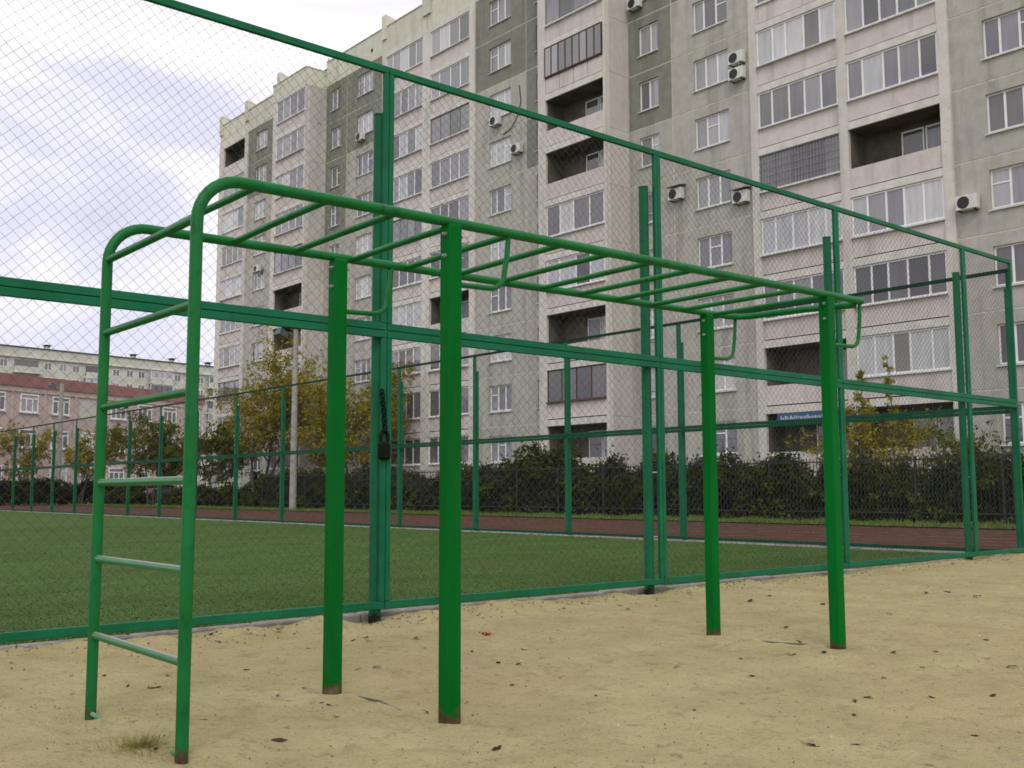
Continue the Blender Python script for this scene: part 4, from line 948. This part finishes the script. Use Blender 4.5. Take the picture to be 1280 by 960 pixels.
for sy in (-0.6, 0.6):
    m = MB(); m.bbox(-2.14, -2.06, sy - 0.16, sy + 0.16, 0.68, 0.82, 0.02); m.build('headlight', m_ac, cr_)

# ------------------------------------------------------------------ litter on the sand
def px_ground(px, py):
    """place things on the sand by the bearing they have in the photo"""
    r = _fw + _rt2 * ((px - 640) / 1306) - _up2 * ((py - 480) / 1306)
    t = -CAM_H / r.z; p = Vector((0, 0, CAM_H)) + r * t
    for _ in range(3):
        z = sand_z(p.x, p.y); t = (z - CAM_H) / r.z; p = Vector((0, 0, CAM_H)) + r * t
    return p
leaf_me = []
for v in range(6):
    rr = random.Random(v); m = MB(); nn = 7; vs = []
    L = 1.0
    for i in range(nn):
        t = i / (nn - 1); w = 0.34 * math.sin(math.pi * min(1, t * 0.92 + 0.04)) ** 0.8 * (1 + rr.uniform(-.25, .25)); c = 0.16 * math.sin(t * 3 + v) + rr.uniform(0, 0.05)
        vs += [((t - .5), -w, c + 0.18 * rr.random()), ((t - .5), 0, c), ((t - .5), w, c + 0.18 * rr.random())]
    fs = []
    for i in range(nn - 1):
        a = i * 3; fs += [(a, a+3, a+4, a+1), (a+1, a+4, a+5, a+2)]
    m.add(vs, fs); m.tube([(-0.72, 0.02, 0.1), (-0.48, 0, 0.1)], 0.012, 4)
    for kk, mt in enumerate((m_leafd, m_leafy)): leaf_me.append(m.mesh('leaf', mt))
LEAVES = [(15,812,9),(45,806,5),(120,800,4),(193,860,8),(210,845,4),(130,845,4),(276,793,4),(347,870,3),(349,926,10),(416,882,8),(380,765,6),(348,787,5),(272,803,6),(308,838,4),(264,793,6),(456,797,5),(441,801,4),(461,802,5),(531,811,5),(520,799,5),(534,891,6),(621,936,10),(623,829,5),(640,857,4),(622,845,4),(648,831,4),(605,760,5),(729,755,5),(529,775,5),(520,797,4),(471,835,5),(448,837,4),(385,811,4),(420,896,5),(402,879,4),(380,860,4),(785,762,4),(794,768,4),(835,743,4),(851,741,4),(862,741,4),(938,751,6),(961,746,4),(1028,756,6),(901,797,6),(989,818,7),(1000,803,4),(951,789,4),(983,785,4),(999,803,4),(1030,815,6),(1117,815,8),(1156,835,6),(1185,741,6),(1158,742,5),(1112,768,4),(1170,815,4),(1233,800,4),(1067,895,5),(1085,872,7),(1068,877,4),(1105,848,4),(1016,932,9),(1070,931,7),(940,845,5),(926,824,4),(846,834,4),(868,888,4),(1241,870,5),(1219,920,5),(1165,872,5),(775,757,3),(690,800,4),(700,848,3),(745,870,3),(655,812,4),(590,815,4),(575,838,4),(1265,835,6),(1222,746,5),(1190,705,5),(1260,700,4),(255,900,4),(195,937,4),(230,870,3),(90,868,3),(160,858,3),(60,900,3)]
for i, (px, py, s) in enumerate(LEAVES):
    p = px_ground(px, py); dd = (p - Vector((0, 0, CAM_H))).length; size = max(0.03, min(0.085, s * dd / 1306 * 1.9))
    tan = i % 7 == 3
    o = bpy.data.objects.new('fallen_leaf', leaf_me[(i % 6) * 2 + (1 if tan else 0)]); link(o)
    o.location = (p.x, p.y, p.z + 0.003); o.rotation_euler = (random.uniform(-.25, .25), random.uniform(-.25, .25), random.uniform(0, 6.28)); o.scale = (size, size * random.uniform(.6, 1.0), size * random.uniform(.25, .7))
    tag(o, 'small dry tan leaf lying on the sand' if tan else 'small dark brown dry leaf lying on the sand', 'leaf', 'tan fallen leaves' if tan else 'dark fallen leaves')
# red wrapper
p = px_ground(607, 794); m = MB(); gr = []
for j in range(5):
    for i in range(8):
        gr.append((p.x + (i - 3.5) * 0.014 + 0.004 * math.sin(j * 2 + i), p.y + (j - 2) * 0.016, p.z + 0.012 + 0.012 * math.sin(i * 1.9 + j) + 0.006 * math.cos(j * 2.2)))
m.add(gr, [(j*8+i, j*8+i+1, (j+1)*8+i+1, (j+1)*8+i) for j in range(4) for i in range(7)])
tag(m.build('red_wrapper', m_red), 'crumpled red wrapper lying on the sand between the posts', 'litter')
# grass tuft
p = px_ground(178, 934); tf = MB(); rr = random.Random(4)
for i in range(420):
    a = rr.uniform(0, 6.28); q = abs(rr.gauss(0, 0.075)); bx_ = p.x + q * math.cos(a) * 1.5; by_ = p.y + q * math.sin(a); h = rr.uniform(0.01, 0.05); l = rr.uniform(0.02, 0.08)
    dx_, dy_ = l * math.cos(a + rr.gauss(0, .5)), l * math.sin(a + rr.gauss(0, .5)); w = 0.0016
    zz = sand_z(bx_, by_) - 0.002
    tf.add([(bx_ - w, by_ + w, zz), (bx_ + w, by_ - w, zz), (bx_ + dx_ * .5 + w * .7, by_ + dy_ * .5 - w * .7, zz + h * .75), (bx_ + dx_ * .5 - w * .7, by_ + dy_ * .5 + w * .7, zz + h * .75), (bx_ + dx_, by_ + dy_, zz + h)], [(0, 1, 2, 3), (3, 2, 4)])
tag(tf.build('grass_tuft', m_tuft), 'small dry grass tuft in the sand at the foot of the ladder', 'grass tuft', kind='stuff')
# crumbs, chips (stuff)
def crumbs(name, label, n, smin, smax, mt, bias):
    V = []
    bx = rng.uniform(-7.6, -1.5, n); by = rng.uniform(0.3, 17, n) if not bias else None
    if bias:
        bx = FX + np.abs(rng.normal(0.12, 0.25, n)); by = rng.uniform(1.0, 17.5, n)
    for x, y in zip(bx, by):
        s = random.uniform(smin, smax); z = sand_z(x, y) + s * 0.3; a = random.uniform(0, 6.28)
        P = [Vector((math.cos(a + q * 2.1) * s * random.uniform(.6, 1.2), math.sin(a + q * 2.1) * s * random.uniform(.6, 1.2), -s * .4)) for q in range(3)] + [Vector((random.uniform(-.3, .3) * s, random.uniform(-.3, .3) * s, s * random.uniform(.3, .8)))]
        P = [Vector((x, y, z)) + q for q in P]
        for tri in ((0, 1, 3), (1, 2, 3), (2, 0, 3)): V += [tuple(P[t]) for t in tri]
    o = bpy.data.objects.new(name, quads_mesh(name, V, mt, 3)); link(o); tag(o, label, 'debris', kind='stuff')
crumbs('sand_crumbs', 'tiny brown crumbs and clods scattered over the sand', 2600, 0.003, 0.009, m_rubble, False)
crumbs('white_chips', 'tiny white chips scattered over the sand', 90, 0.004, 0.011, m_chip, False)
crumbs('kerb_debris', 'brown leaf litter and clods gathered along the kerb', 900, 0.006, 0.018, m_rubble, True)
